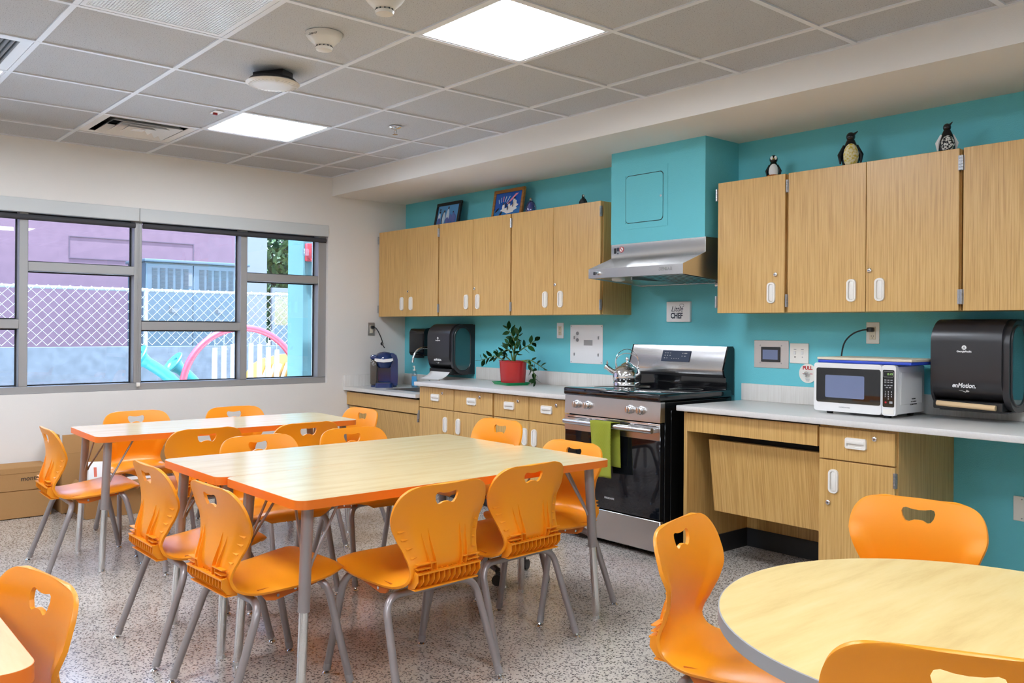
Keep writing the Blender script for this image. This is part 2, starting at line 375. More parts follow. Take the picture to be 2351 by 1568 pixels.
# ---- ceiling: slab above, T-bars, tiles as pieces
ceil = struct(G().box(-0.2, XR + 0.2, YB - 0.2, 0.2, CZ + 0.12, CZ + 0.3), 'ceiling', 'gap')
i0, i1, j0, j1 = -6, 8, -8, 3
def gx(i): return max(0.0, min(XR, GX + i * T))
def gy(j): return max(YB, min(SY, GY + j * T))
BW = 0.012
for i in range(-5, i1 + 1):
    inb = G().box(GX + i * T - BW, GX + i * T + BW, YB, SY, CZ, CZ + 0.03)
    inb.done('ceiling_bar', 'bar', ceil)
for j in range(j0, 3):
    if YB < GY + j * T < SY: G().box(0, XR, GY + j * T - BW, GY + j * T + BW, CZ + 0.0004, CZ + 0.029).done('ceiling_bar', 'bar', ceil)
for a in (G().box(0, 0.022, YB, SY, CZ, CZ + 0.03), G().box(0, XR, SY - 0.022, SY, CZ + 0.0006, CZ + 0.028)): a.done('wall_angle', 'bar', ceil)
LIGHTS = [(i, j) for i in (-4, 0, 4) for j in (0, -3, -6)]
SPECIAL = {(-5, -1): 'diffuser', (-1, -2): 'return', (-3, -3): 'louver'}
SPECIAL.update({c: 'light' for c in LIGHTS})
tilecache = {}
for i in range(i0, i1 + 1):
    for j in range(j0, j1):
        if (i, j) in SPECIAL: continue
        x0, x1, y0, y1 = gx(i) + BW - 0.008, gx(i + 1) - BW + 0.008, gy(j) + BW - 0.008, gy(j + 1) - BW + 0.008
        if x1 - x0 < 0.06 or y1 - y0 < 0.06: continue
        key = (round(x1 - x0, 3), round(y1 - y0, 3))
        if key in tilecache:
            t = bpy.data.objects.new('ceiling_tile', tilecache[key]); COL.objects.link(t); t.parent = ceil
        else:
            t = G().box(-(x1 - x0) / 2, (x1 - x0) / 2, -(y1 - y0) / 2, (y1 - y0) / 2, 0, 0.016).done('ceiling_tile', 'tile', ceil); tilecache[key] = t.data
        t.location = ((x0 + x1) / 2, (y0 + y1) / 2, CZ + 0.0065 + random.uniform(0, 0.0015))
def cell(i, j): return (GX + (i + .5) * T, GY + (j + .5) * T)
first = None
LL = {(0, 0): 'square flat light panel nearest the range hood, largest in view', (-4, 0): 'square flat light panel nearer the window wall, beside the air diffuser',
      (-4, -3): 'square flat light panel at the far left edge, beyond the louvred grille'}
for (i, j) in LIGHTS:
    x, y = cell(i, j)
    t = thing('ceiling_light', LL.get((i, j), 'ceiling light panel out of view, row %d from kitchen, column %d from window' % (1 - j // 3, (i + 8) // 4)), 'ceiling light', (x, y, CZ), 0, 'square ceiling light panels')
    h = T / 2 - 0.013
    if first is None:
        G().box(x - h + 0.012, x + h - 0.012, y - h + 0.012, y + h - 0.012, CZ + 0.006, CZ + 0.012).done('diffuser', 'panel_light', t)
        g = G()
        for (a, b_, c, d) in ((-h, h, -h, -h + 0.012), (-h, h, h - 0.012, h), (-h, -h + 0.012, -h + 0.012, h - 0.012), (h - 0.012, h, -h + 0.012, h - 0.012)):
            g.box(x + a, x + b_, y + c, y + d, CZ + 0.002, CZ + 0.014)
        g.done('frame', 'bar', t)
        G().box(x - h, x + h, y - h, y + h, CZ + 0.0145, CZ + 0.05).done('housing', 'bar', t); first = t
    else:
        for ch in first.children: inst(ch, ch.name.split('.')[0], t)
# ---- supply diffuser: nested square louvres
x, y = cell(-5, -1)
t = thing('air_diffuser', 'square supply air diffuser with nested louvre cones near the window wall', 'air vent', (x, y, CZ))
h = T / 2 - 0.014
def ring(g, x, y, a, za, b_, zb, th=0.002):
    for k in range(4):
        c, s = (1, 0, -1, 0)[k], (0, 1, 0, -1)[k]
        def P(u, v, z): return (x + u * c - v * s, y + u * s + v * c, z)
        g.add([P(-a, -a, za), P(a, -a, za), P(b_, -b_, zb), P(-b_, -b_, zb), P(-a, -a, za + th), P(a, -a, za + th), P(b_, -b_, zb + th), P(-b_, -b_, zb + th)],
              [(0, 1, 2, 3), (7, 6, 5, 4), (0, 4, 5, 1), (2, 6, 7, 3), (1, 5, 6, 2), (0, 3, 7, 4)])
g = G(); ring(g, x, y, h, CZ + 0.004, h - 0.05, CZ + 0.006); g.done('frame', 'white_gloss', t)
for a in (0.215, 0.15, 0.085):
    g = G(); ring(g, x, y, a, CZ - 0.006, a - 0.055, CZ + 0.045); g.done('louvre_cone', 'white_gloss', t)
g = G().box(x - 0.035, x + 0.035, y - 0.035, y + 0.035, CZ - 0.002, CZ + 0.002); g.done('centre_plate', 'white_gloss', t)
g = G(); ring(g, x, y, h - 0.05, CZ + 0.01, h - 0.05, CZ + 0.075); g.box(x - h + .05, x + h - .05, y - h + .05, y + h - .05, CZ + 0.075, CZ + 0.08); g.done('plenum', 'gap', t)
# ---- perforated return grille
x, y = cell(-1, -2)
t = thing('return_grille', 'square perforated return air grille in the ceiling, cut by the top edge', 'air vent', (x, y, CZ))
g = G(); ring(g, x, y, h + 0.0, CZ + 0.001, h - 0.02, CZ + 0.003); g.done('frame', 'bar', t)
g = G(); n = 46
for k in range(n):
    u = -h + 0.02 + (2 * h - 0.04) * (k + 0.5) / n
    g.box(x + u - 0.0028, x + u + 0.0028, y - h + 0.02, y + h - 0.02, CZ + 0.004, CZ + 0.006)
    g.box(x - h + 0.02, x + h - 0.02, y + u - 0.0028, y + u + 0.0028, CZ + 0.0045, CZ + 0.0055)
tag(g.done('perforated_face', 'white_gloss', t), kind='stuff')
G().box(x - h, x + h, y - h, y + h, CZ + 0.03, CZ + 0.04).done('plenum', 'gap', t)
# ---- egg-crate louver at far left
x, y = cell(-3, -3)
t = thing('louvered_grille', 'dark grey louvred ceiling grille at the upper left edge', 'air vent', (x, y, CZ))
g = G(); ring(g, x, y, h, CZ + 0.001, h - 0.045, CZ + 0.004); g.done('frame', 'bar', t)
for k in range(22):
    u = -h + 0.05 + (2 * h - 0.1) * k / 21
    G().box(x - h + 0.045, x + h - 0.045, -0.001, 0.001, -0.014, 0.014, Mx=Matrix.Translation((0, y + u, CZ + 0.016)) @ Matrix.Rotation(R(38), 4, 'X')).done('slat', 'steel_dark', t)
G().box(x - h, x + h, y - h, y + h, CZ + 0.04, CZ + 0.05).done('plenum', 'gap', t)
# ---- ceiling devices
def detector(name, label, x, y, k=1.0):
    t = thing(name, label, 'smoke detector', (x, y, CZ))
    G().lathe([(0.080 * k, 0.004), (0.080 * k, -0.004), (0.068 * k, -0.022), (0.042 * k, -0.046), (0.036 * k, -0.050)][::-1], 28, (x, y, CZ)).done('base', 'device', t)
    G().lathe([(0.030 * k, -0.050), (0.038 * k, -0.058), (0.034 * k, -0.068), (0.02 * k, -0.072), (0.001, -0.072)][::-1], 24, (x, y, CZ)).done('sensor_head', 'device', t)
    g = G()
    for q in range(12):
        a = q * math.pi / 6; g.box(-0.002, 0.002, 0.026 * k, 0.0365 * k, -0.0565, -0.0505, Mx=Matrix.Translation((x, y, CZ)) @ Matrix.Rotation(a, 4, 'Z'))
    g.done('vent_slots', 'gap', t)
    return t
t = detector('smoke_detector', 'white conical smoke detector on the ceiling tile, whole in view', 3.262, -2.60)
text('20015', 0.018, 'ink', t, (3.262 + 0.030, -2.60 - 0.071, CZ - 0.0165), (R(62), 0, R(22)))
t = detector('occupancy_sensor', 'white ceiling sensor cut by the top edge of the photo', 3.815, -2.640, 1.0); t['category'] = 'sensor'
x, y = 2.575, -2.515
t = thing('access_point', 'white ribbed disc on a black bracket hanging under the ceiling', 'access point', (x, y, CZ))
Mx = Matrix.Translation((x, y, CZ)) @ Matrix.Rotation(R(30), 4, 'Z')
G().box(-0.09, 0.09, -0.045, 0.045, -0.035, 0.002, 0.006, Mx=Mx).done('bracket', 'black', t)
G().lathe([(0.110, -0.034), (0.122, -0.046), (0.122, -0.052), (0.001, -0.052)][::-1], 40, (x, y, CZ)).done('body', 'base_black', t)
G().lathe([(0.130, -0.052), (0.133, -0.056), (0.120, -0.064), (0.07, -0.069), (0.001, -0.070)][::-1], 48, (x, y, CZ)).done('cover', 'device', t)
g = G()
for q in range(36):
    a = q * math.pi / 18; g.box(0.068, 0.118, -0.0012, 0.0012, -0.0705, -0.0675, Mx=Matrix.Translation((x, y, CZ - 0.0)) @ Matrix.Rotation(a, 4, 'Z') @ Matrix.Translation((0, 0, 0.0035)))
tag(g.done('ribs', 'device', t), kind='stuff')
x, y = 1.985, -1.405
t = thing('sprinkler_head', 'small chrome fire sprinkler head on the ceiling', 'sprinkler', (x, y, CZ))
G().lathe([(0.040, 0.003), (0.040, -0.003), (0.028, -0.010), (0.012, -0.012)][::-1], 24, (x, y, CZ)).done('escutcheon', 'chrome', t)
g = G().cyl((x, y, CZ - 0.011), (x, y, CZ - 0.02), 0.010)
for s in (-1, 1): g.tube([(x + s * 0.009, y, CZ - 0.018), (x + s * 0.016, y, CZ - 0.03), (x + s * 0.003, y, CZ - 0.046)], 0.0028, 6)
g.cyl((x, y, CZ - 0.046), (x, y, CZ - 0.0485), 0.017); g.done('frame', 'chrome', t)
x, y = 1.575, -2.40
t = thing('ceiling_tag', 'small white tag with a red marking on a ceiling tile', 'label', (x, y, CZ))
G().box(x - 0.045, x + 0.045, y - 0.025, y + 0.025, CZ + 0.0005, CZ + 0.005).done('plate', 'label_white', t)
G().box(x - 0.016, x - 0.004, y - 0.02, y + 0.005, CZ - 0.012, CZ + 0.0005).done('marker', 'alarm_red', t)

# ---- chase over the range hood
chase = struct(G().box(2.855, 3.592, -0.325, 0, 1.812, SZ), 'trim_2', 'teal_wall', label='teal boxed chase above the steel range hood')
px0, px1, pz0, pz1 = 2.945, 3.318, 1.900, 2.272
g = G()
for (a, b_, c, d) in ((px0, px1, pz0, pz0 + 0.036), (px0, px1, pz1 - 0.036, pz1), (px0, px0 + 0.034, pz0 + 0.036, pz1 - 0.036), (px1 - 0.034, px1, pz0 + 0.036, pz1 - 0.036)):
    g.box(a, b_, -0.3275, -0.3245, c, d)
g.done('panel_frame', 'teal_wall', chase)
acc = G().prism(rrect(px1 - px0 - 0.076, pz1 - pz0 - 0.080, 0.025, 5, (px0 + px1) / 2, (pz0 + pz1) / 2), -0.3285, -0.3245).done('access_panel', 'teal_wall', chase)
G().cyl((px1 - 0.052, -0.331, 2.085), (px1 - 0.052, -0.328, 2.085), 0.007).done('latch', 'hinge', acc)
g = G()
o = rrect(px1 - px0 - 0.071, pz1 - pz0 - 0.075, 0.027, 5, (px0 + px1) / 2, (pz0 + pz1) / 2)
g.tube([(p[0], -0.3255, p[1]) for p in o], 0.0022, 4, closed=True); g.done('panel_seam', 'base_black', chase)

# ================================================================== WINDOW
win = thing('window_1', 'wide grey aluminium window with staggered rails', None, (0, (WY0 + WY1) / 2, WZ0)); del_cat = win.pop('category', None); win['kind'] = 'structure'
FX0, FX1 = -0.150, -0.030
MUL = [-4.62, -3.87, -3.1025, -2.3465, -1.525]
def bar(name, y0, y1, z0, z1, x0=FX0, x1=FX1): return G().box(x0, x1, y0, y1, z0, z1, 0.003, 1).done(name, 'alu', win)
bar('bottom_rail', WY0, WY1, WZ0, WZ0 + 0.05); bar('top_rail', WY0, WY1, 2.05, WZ1)
bar('jamb', WY1 - 0.075, WY1, WZ0 + 0.05, 2.05); bar('jamb', WY0, WY0 + 0.06, WZ0 + 0.05, 2.05)
for m_ in MUL: bar('mullion', m_ - 0.0275, m_ + 0.0275, WZ0 + 0.05, 2.05)
edges = [WY0 + 0.06] + MUL + [WY1 - 0.075]
RAILZ = [1.677, 1.277, 1.277, 1.677, 1.270, 1.672]
for k in range(6):
    a, b_ = edges[k] + (0.0275 if k else 0), edges[k + 1] - (0.0275 if k < 5 else 0)
    bar('rail', a, b_, RAILZ[k] - 0.032, RAILZ[k] + 0.032)
    for (z0, z1) in ((WZ0 + 0.05, RAILZ[k] - 0.032), (RAILZ[k] + 0.032, 2.05)):
        G().box(-0.126, -0.120, a - 0.004, b_ + 0.004, z0 - 0.004, z1 + 0.004).done('pane', 'glass', win)
        g = G()
        for (c, d, e, f) in ((a, a + 0.009, z0, z1), (b_ - 0.009, b_, z0, z1), (a + 0.009, b_ - 0.009, z0, z0 + 0.009), (a + 0.009, b_ - 0.009, z1 - 0.009, z1)):
            g.box(-0.119, -0.108, c, d, e, f)
        g.done('gasket', 'base_black', win)
# roller blind
bl = thing('roller_blind', 'rolled up window blind in a pale valance above the window', 'blind', (0, -3.1, 2.04))
G().box(-0.03, 0.012, -2.3475, WY1, 2.043, 2.139, 0.002, 1).done('valance', 'blind', bl)
G().box(-0.03, 0.012, WY0, -2.3505, 2.043, 2.139, 0.002, 1).done('valance', 'blind', bl)
G().tube([(-0.022, -2.315, 2.012), (-0.022, WY1 - 0.012, 2.012)], 0.019, 14).done('hem_bar', 'shade', bl)
G().tube([(-0.022, WY0, 2.012), (-0.022, -2.372, 2.012)], 0.019, 14).done('hem_bar', 'shade', bl)
g = G()
for dy in (-0.006, 0.006):
    for k in range(120): g.ball((-0.020, -2.345 + dy, 2.03 - 0.0099 * k), 0.0028, nu=5, nv=3)
tag(g.done('bead_chain', 'alu', bl), kind='stuff')
G().box(-0.03, -0.008, -2.358, -2.332, 0.82, 0.85, 0.003).done('chain_holder', 'white_plastic', bl)

# ================================================================== OUTSIDE
GZ = -0.12
struct(G().box(-40, -0.2, -30, 30, GZ - 0.2, GZ - 0.02), 'ground', 'low_bounce_ground')
struct(G().box(-2.5, -0.2, -12, 6, GZ - 0.019, GZ), 'bounce_apron', 'ground', label='unseen pale slab added to bounce daylight in through the window')  # added out of sight below the sill to reflect sunlight into the room
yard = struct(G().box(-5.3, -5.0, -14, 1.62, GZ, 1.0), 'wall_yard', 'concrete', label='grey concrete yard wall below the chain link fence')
g = G()
for y in [(-8.0 + 0.47 * k) for k in range(21)]:
    for z in (0.16, 0.55): g.cyl((-5.0005, y, z), (-4.996, y, z), 0.014, 8)
tag(g.done('tie_holes', 'base_black', yard), kind='stuff')
# chain link fence
f = thing('chain_link_fence', 'galvanised chain link fence standing on the concrete wall', 'fence', (-5.1, -2.0, 1.0))
FY0, FY1, FZ0, FZ1 = -7.0, 1.56, 1.02, 1.735
for y in (-6.6, -3.8, -0.66, 1.53): G().cyl((-5.1, y, 1.0), (-5.1, y, FZ1 + 0.03), 0.03, 10).done('post', 'galv', f)
G().tube([(-5.1, FY0, FZ1), (-5.1, FY1, FZ1)], 0.022, 10).done('top_rail', 'galv', f)
g = G(); P_ = 0.062; nz = int((FZ1 + 0.055 - FZ0) / P_)
k = 0; y = FY0
while y < FY1:
    pts = [(-5.075, y + (P_ * 0.5 if (q + k) % 2 else -P_ * 0.5), FZ0 + P_ * q) for q in range(nz + 1)]
    g.tube(pts, 0.0042, 4); y += P_; k += 1
tag(g.done('mesh_wire', 'galv', f), kind='stuff')
# purple building with pale pillar
bd = thing('building', 'purple stucco building beyond the yard, with a pale corner pillar', 'building', (-9.5, -3, GZ))
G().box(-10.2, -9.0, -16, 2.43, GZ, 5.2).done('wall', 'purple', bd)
G().box(-10.2, -8.98, 2.43, 2.82, GZ, 5.2).done('corner_pillar', 'pale_blue', bd)
g = G()
for (a, b_, c, d) in ((-0.63, 1.41, 2.735, 2.75), (-0.63, 1.41, 2.376, 2.391), (-0.645, -0.63, 2.376, 2.75), (1.41, 1.425, 2.376, 2.75)): g.box(-9.004, -8.99, a, b_, c, d)
g.done('sign_outline', 'purple_line', bd)
# utility cabinet
u = thing('utility_cabinet', 'blue grey steel utility cabinet with louvred doors behind the fence', 'utility cabinet', (-6.6, 0.43, GZ))
G().box(-7.0, -6.22, -0.31, 1.22, GZ, 2.19).done('body', 'util_blue', u)
G().box(-7.05, -6.17, -0.335, 1.245, 2.19, 2.235, 0.008).done('top_cap', 'util_blue', u)
for (a, b_) in ((-0.305, 0.37), (0.38, 1.215)):
    d = G().box(-6.22, -6.2, a, b_, GZ + 0.1, 2.17, 0.004, 1).done('door', 'util_blue', u)
    y0 = a + 0.085
    for c in range(5):
        g = G(); ya = y0 + c * 0.112
        for q in range(15): g.box(-6.2, -6.19, ya, ya + 0.072, 1.82 + q * 0.02, 1.828 + q * 0.02)
        g.done('louvre', 'util_dark', d)
    G().box(-6.2, -6.197, b_ - 0.125, b_ - 0.012, 1.86, 2.06).done('notice', 'pale_blue', d)
    g = G().box(-6.2, -6.196, a + 0.33, a + 0.40, 1.47, 1.56); g.done('handle_plate', 'base_black', d)
    G().box(-6.196, -6.193, a + 0.37, a + 0.45, 1.47, 1.53).done('notice', 'pale_blue', d)
G().box(-6.197, -6.193, 0.73, 0.83, 1.25, 1.37).done('notice', 'pale_blue', u)
# outdoor chimes: red arch with hanging tubes
c = thing('chime_arch', 'red pipe arch hung with eight white chime tubes in the yard', 'outdoor chimes', (-2.6, -0.41, GZ))
cy, cz, rr = -0.41, 0.585, 0.672
pts = [(-2.6, cy - rr, GZ)] + [(-2.6, cy - rr * math.cos(R(a)), cz + rr * math.sin(R(a))) for a in range(0, 181, 5)] + [(-2.6, cy + rr, GZ)]
G().tube(pts, 0.036, 14).done('arch', 'arch_red', c)
for k in range(8):
    y = -0.735 + 0.103 * k; top = 1.03 + 0.055 * math.sin(math.pi * (k + 0.4) / 7.6)
    if k > 5: top -= 0.012 * (k - 5)
    q = G().cyl((-2.6, y, GZ + 0.25 - 0.1 * abs(k - 3.5) / 3.5), (-2.6, y, top), 0.029, 14).done('chime_tube', 'chime', c)
    za = cz + math.sqrt(max(0, rr ** 2 - (y - cy) ** 2)) - 0.03
    G().cyl((-2.6, y, top), (-2.6, y, za), 0.006, 6).done('hanger', 'galv', q)
# speaking tubes
for nm, lab, b0, b1, b2 in (('speaking_tube', 'turquoise flared talk tube directly left of the red arch', (-3.2, -0.965, 0.850), (-3.2, -0.66, 0.60), (-3.2, -0.3, GZ)),
                            ('speaking_tube', 'turquoise flared talk tube half hidden behind the middle window mullion', (-3.0, -1.40, 0.93), (-3.0, -0.98, 0.66), (-3.0, -0.55, GZ))):
    t = thing(nm, lab, 'talk tube', (b2[0], b2[1], GZ), 0, 'turquoise talk tubes in the yard')
    d = (Vector(b0) - Vector(b1)).normalized()
    G().tube(fillet([b0, b1, b2], 0.3), 0.062, 14).done('pipe', 'teal_pipe', t)
    p = Vector(b0); rot = d.to_track_quat('Z', 'Y').to_matrix().to_4x4()
    G().lathe([(0.062, -0.10), (0.085, -0.03), (0.135, 0.0), (0.150, 0.014), (0.142, 0.024), (0.075, 0.016), (0.05, -0.02)], 26, (0, 0, 0), Matrix.Translation(p) @ rot).done('bell', 'teal_pipe', t)
# yellow outdoor marimba
t = thing('yard_xylophone', 'yellow outdoor xylophone panel with white bars behind the red arch', 'xylophone', (-3.5, 0.4, GZ))
pl = [(-3.45 + 0, y, z) for (y, z) in ((0.0, 0.70), (0.06, 0.80), (0.20, 0.88), (0.45, 0.93), (0.9, 0.95), (1.1, 0.93), (1.1, 0.52), (0.0, 0.50))]
G().prism([(p[1], p[2]) for p in pl], -3.47, -3.43, 'x').done('panel', 'yellow', t)
for k in range(9):
    y = 0.16 + 0.085 * k
    G().tube([(-3.41, y, 0.56), (-3.41, y + 0.10, 0.79 + 0.01 * k)], 0.019, 8).done('bar', 'chime', t)
for y in (0.2, 0.9): G().cyl((-3.5, y, GZ), (-3.5, y, 0.6), 0.04).done('post', 'yellow', t)
# aqua post with the alarm strobe
t = thing('porch_post', 'pale aqua square post just outside the right window bay', 'post', (-0.6, -0.6, GZ))
G().box(-0.78, -0.48, -0.775, -0.42, GZ, 3.4).done('shaft', 'aqua', t)
t = thing('alarm_strobe', 'red fire alarm horn strobe on the pale aqua post', 'alarm', (-0.45, -0.71, 1.94))
G().box(-0.479, -0.43, -0.765, -0.60, 1.862, 2.022, 0.01, 2).done('body', 'alarm_red', t)
G().box(-0.455, -0.41, -0.80, -0.752, 1.905, 1.975, 0.012, 2).done('strobe_lens', 'clear_bottle', t)
g = G()
for q in range(5): g.box(-0.4305, -0.427, -0.722, -0.668, 1.905 + q * 0.022, 1.915 + q * 0.022)
g.done('horn_slots', 'base_black', t)
G().box(-0.432, -0.424, -0.735, -0.62, 1.868, 1.884, 0.003).done('trim_lip', 'alarm_red', t)
# gate frame and the tree beyond
t = thing('yard_gate', 'pale metal gate frame behind the fence, right of the purple building', 'gate', (-7.5, 2.5, GZ))
for (y0, y1) in ((2.22, 2.27), (2.62, 2.70)): G().box(-7.53, -7.47, y0, y1, GZ, 1.95).done('post', 'pale_blue', t)
G().box(-7.53, -7.47, 2.27, 2.62, 1.88, 1.95).done('lintel', 'pale_blue', t)
G().box(-7.51, -7.49, 2.27, 2.62, 1.30, 1.88).done('screen_panel', 'glass', t)
G().box(-7.515, -7.485, 2.27, 2.62, GZ, 1.30).done('lower_panel', 'util_blue', t)
t = thing('leafy_tree', 'sunlit green tree beyond the yard in the right window bay', 'tree', (-14.5, 6.0, GZ))
g = G(); rnd = random.Random(3)
def limb(a, b_, r): g.tube([a, ((a[0] + b_[0]) / 2 + rnd.uniform(-.15, .15), (a[1] + b_[1]) / 2 + rnd.uniform(-.15, .15), (a[2] + b_[2]) / 2), b_], [r, r * 0.7, r * 0.35], 7)
limb((-14.5, 6, GZ), (-14.4, 5.9, 2.2), 0.2)
for q in range(16):
    a = rnd.uniform(0, 6.28); limb((-14.4, 5.9, rnd.uniform(1.2, 2.4)), (-14.4 + 1.8 * math.cos(a), 5.9 + 2.1 * math.sin(a), rnd.uniform(2.4, 5.0)), 0.07)
g.done('trunk', 'bark', t)
vs, fs = [], []
for q in range(14000):
    while True:
        p = Vector((rnd.uniform(-1, 1), rnd.uniform(-1, 1), rnd.uniform(-1, 1)))
        if p.length < 1: break
    c = Vector((-14.4 + p.x * 2.2, 5.7 + p.y * 3.0, 3.4 + p.z * 2.6)); a = Vector((rnd.gauss(0, 1), rnd.gauss(0, 1), rnd.gauss(0, 1))).normalized(); b2 = a.orthogonal().normalized(); s_ = rnd.uniform(0.07, 0.12)
    k = len(vs); vs += [c - a * s_, c + b2 * s_ * 0.5, c + a * s_, c - b2 * s_ * 0.5]; fs.append((k, k + 1, k + 2, k + 3))
me = bpy.data.meshes.new('foliage'); me.from_pydata([tuple(v - Vector((-14.5, 6.0, GZ))) for v in vs], [], fs); me.materials.append(M['tree_leaf'])
fo = bpy.data.objects.new('foliage', me); COL.objects.link(fo); fo.parent = t; fo['kind'] = 'stuff'
# ================================================================== CABINETS
def pull(parent, x, y, z, w=0.05, h=0.115, horiz=False, name='handle'):
    # moulded recessed pull: raised rim, hollow centre, a lip along one side; faces -y
    g = G()
    if horiz: w, h = 0.105, 0.052
    o = rrect(w, h, min(w, h) * 0.42 if not horiz else 0.010, 5); i_ = rrect(w - 0.020, h - 0.020, (min(w, h) - 0.020) * 0.42 if not horiz else 0.006, 5); n = len(o)
    vs = [(x + p[0], y, z + p[1]) for p in o] + [(x + p[0] * 0.97, y - 0.009, z + p[1] * 0.97) for p in o] + [(x + p[0], y - 0.009, z + p[1]) for p in i_] + [(x + p[0] * 0.92, y - 0.002, z + p[1] * 0.92) for p in i_]
    fs = [(a * n + k, a * n + (k + 1) % n, (a + 1) * n + (k + 1) % n, (a + 1) * n + k) for a in range(3) for k in range(n)] + [tuple(range(3 * n, 4 * n))]
    g.add(vs, fs)
    if horiz: g.box(x - w / 2 + 0.008, x + w / 2 - 0.008, y - 0.012, y - 0.006, z - 0.002, z + 0.016, 0.003)
    else: g.box(x - 0.005, x + 0.017, y - 0.012, y - 0.006, z - h / 2 + 0.012, z + h / 2 - 0.012, 0.003)
    return g.done(name, 'white_plastic', parent)
def lock(parent, x, y, z):
    l = G().lathe([(0.011, 0), (0.011, 0.006), (0.008, 0.008), (0.001, 0.008)][::-1], 16, (0, 0, 0), Matrix.Translation((x, y, z)) @ Matrix.Rotation(R(90), 4, 'X')).done('lock', 'chrome', parent)
    G().box(x - 0.0015, x + 0.0015, y - 0.0095, y - 0.0078, z - 0.005, z + 0.005).done('keyhole', 'black', l)
def hinge(parent, x, y, z, L_=0.068):
    g = G()
    for k in range(5): g.cyl((x, y - 0.004, z - L_ / 2 + k * L_ / 5 + 0.0008), (x, y - 0.004, z - L_ / 2 + (k + 1) * L_ / 5 - 0.0008), 0.0065, 8)
    g.box(x - 0.009, x + 0.009, y - 0.001, y + 0.004, z - L_ / 2, z + L_ / 2)
    return g.done('hinge', 'hinge', parent)
UZ0, UZ1, UY = 1.368, 2.113, -0.30
def upper(x0, x1, doors, label, hinges):
    t = thing('wall_cabinet', label, 'cabinet', ((x0 + x1) / 2, -0.14, UZ0), 0, 'upper cabinets on the kitchen wall')
    g = G().box(x0, x1, -0.279, 0, UZ0 + 0.002, UZ1 - 0.002, 0.001, 1); g.done('body', 'wood', t)
    for (a, b_, hx, hs, lk) in doors:
        d = G().box(a, b_, UY, -0.281, UZ0, UZ1, 0.0015, 1).done('door', 'wood', t)
        pull(d, hx, UY, 1.476)
        if lk: lock(d, lk[0], UY, lk[1])
        for z in (1.432, 2.045): hinge(d, hs, UY, z)
    return t
GP = 0.003
upper(0.03, 0.929, [(0.032, 0.478 - GP, 0.402, 0.024, None), (0.478, 0.924, 0.540, 0.931, (0.494, 1.580))], 'first upper cabinet from the window wall, two doors, pale oak look', 0)
upper(0.935, 1.832, [(0.941, 1.386 - GP, 1.307, 0.939, None), (1.386, 1.830, 1.449, 1.836, (1.410, 1.576))], 'second upper cabinet from the window wall, two doors, pale oak look', 0)
upper(1.838, 2.744, [(1.844, 2.292 - GP, 2.211, 1.842, None), (2.292, 2.738, 2.365, 2.741, (2.312, 1.576))], 'third upper cabinet, two doors, its open end beside the range hood', 0)
upper(3.664, 4.103, [(3.664, 4.098, 4.018, 3.657, (4.044, 1.574))], 'narrow single door upper cabinet right of the range hood', 0)
upper(4.111, 5.000, [(4.117, 4.553 - GP, 4.478, 4.112, None), (4.553, 4.996, 4.624, 5.000, (4.573, 1.572))], 'two door upper cabinet above the microwave', 0)
upper(5.008, 5.90, [(5.014, 5.452, 5.376, 5.010, None), (5.455, 5.896, 5.53, 5.90, (5.47, 1.572))], 'upper cabinet at the right edge of the photo, above the right paper towel dispenser', 0)

CT = 0.857
BY = -0.60
def base(x0, x1, split, label, z1=0.826, rhs=False):
    t = thing('base_cabinet', label, 'cabinet', ((x0 + x1) / 2, -0.3, 0), 0, 'base cabinets under the worktops')
    G().box(x0, x1, BY + 0.02, -0.002, 0.10, z1 - 0.001, 0.001, 1).done('body', 'wood', t)
    G().box(x0 + 0.002, x1 - 0.002, BY + 0.075, -0.002, 0.0, 0.099).done('toe_kick', 'base_black', t)
    return t
def front(t, a, b_, z0, z1, name): return G().box(a, b_, BY, BY + 0.019, z0, z1, 0.0015, 1).done(name, 'wood', t)
FY = BY
t = base(1.108, 2.008, 1.548, 'left base cabinet beside the sink counter, two drawers over two doors')
for (a, b_, hx, lx, dx, hs) in ((1.112, 1.552, 1.322, 1.415, 1.452, 1.108), (1.557, 2.002, 1.768, 1.862, 1.612, 2.006)):
    d = front(t, a, b_, 0.664, 0.818, 'drawer'); pull(d, hx, FY, 0.747, horiz=True); lock(d, lx, FY, 0.782)
    d = front(t, a, b_, 0.105, 0.658, 'door'); pull(d, dx, FY, 0.552); hinge(d, hs, FY, 0.60); hinge(d, hs, FY, 0.18)
t = base(2.012, 2.808, 2.37, 'base cabinet left of the stove, two drawers over two doors')
for (a, b_, hx, lx, dx, hs) in ((2.020, 2.380, 2.184, 2.275, 2.345, 2.014), (2.385, 2.775, 2.558, 2.650, 2.440, 2.78)):
    d = front(t, a, b_, 0.664, 0.818, 'drawer'); pull(d, hx, FY, 0.747, horiz=True); lock(d, lx, FY, 0.782)
    d = front(t, a, b_, 0.105, 0.658, 'door'); pull(d, dx, FY, 0.552); hinge(d, hs, FY, 0.60); hinge(d, hs, FY, 0.18)
t = base(4.474, 4.858, 0, 'narrow base cabinet under the microwave with one drawer and one door')
d = front(t, 4.480, 4.850, 0.664, 0.812, 'drawer'); pull(d, 4.666, FY, 0.748, horiz=True); lock(d, 4.757, FY, 0.779)
d = front(t, 4.480, 4.850, 0.012, 0.658, 'door'); pull(d, 4.556, FY, 0.559); lock(d, 4.530, FY, 0.456); hinge(d, 4.852, FY, 0.60); hinge(d, 4.852, FY, 0.12)
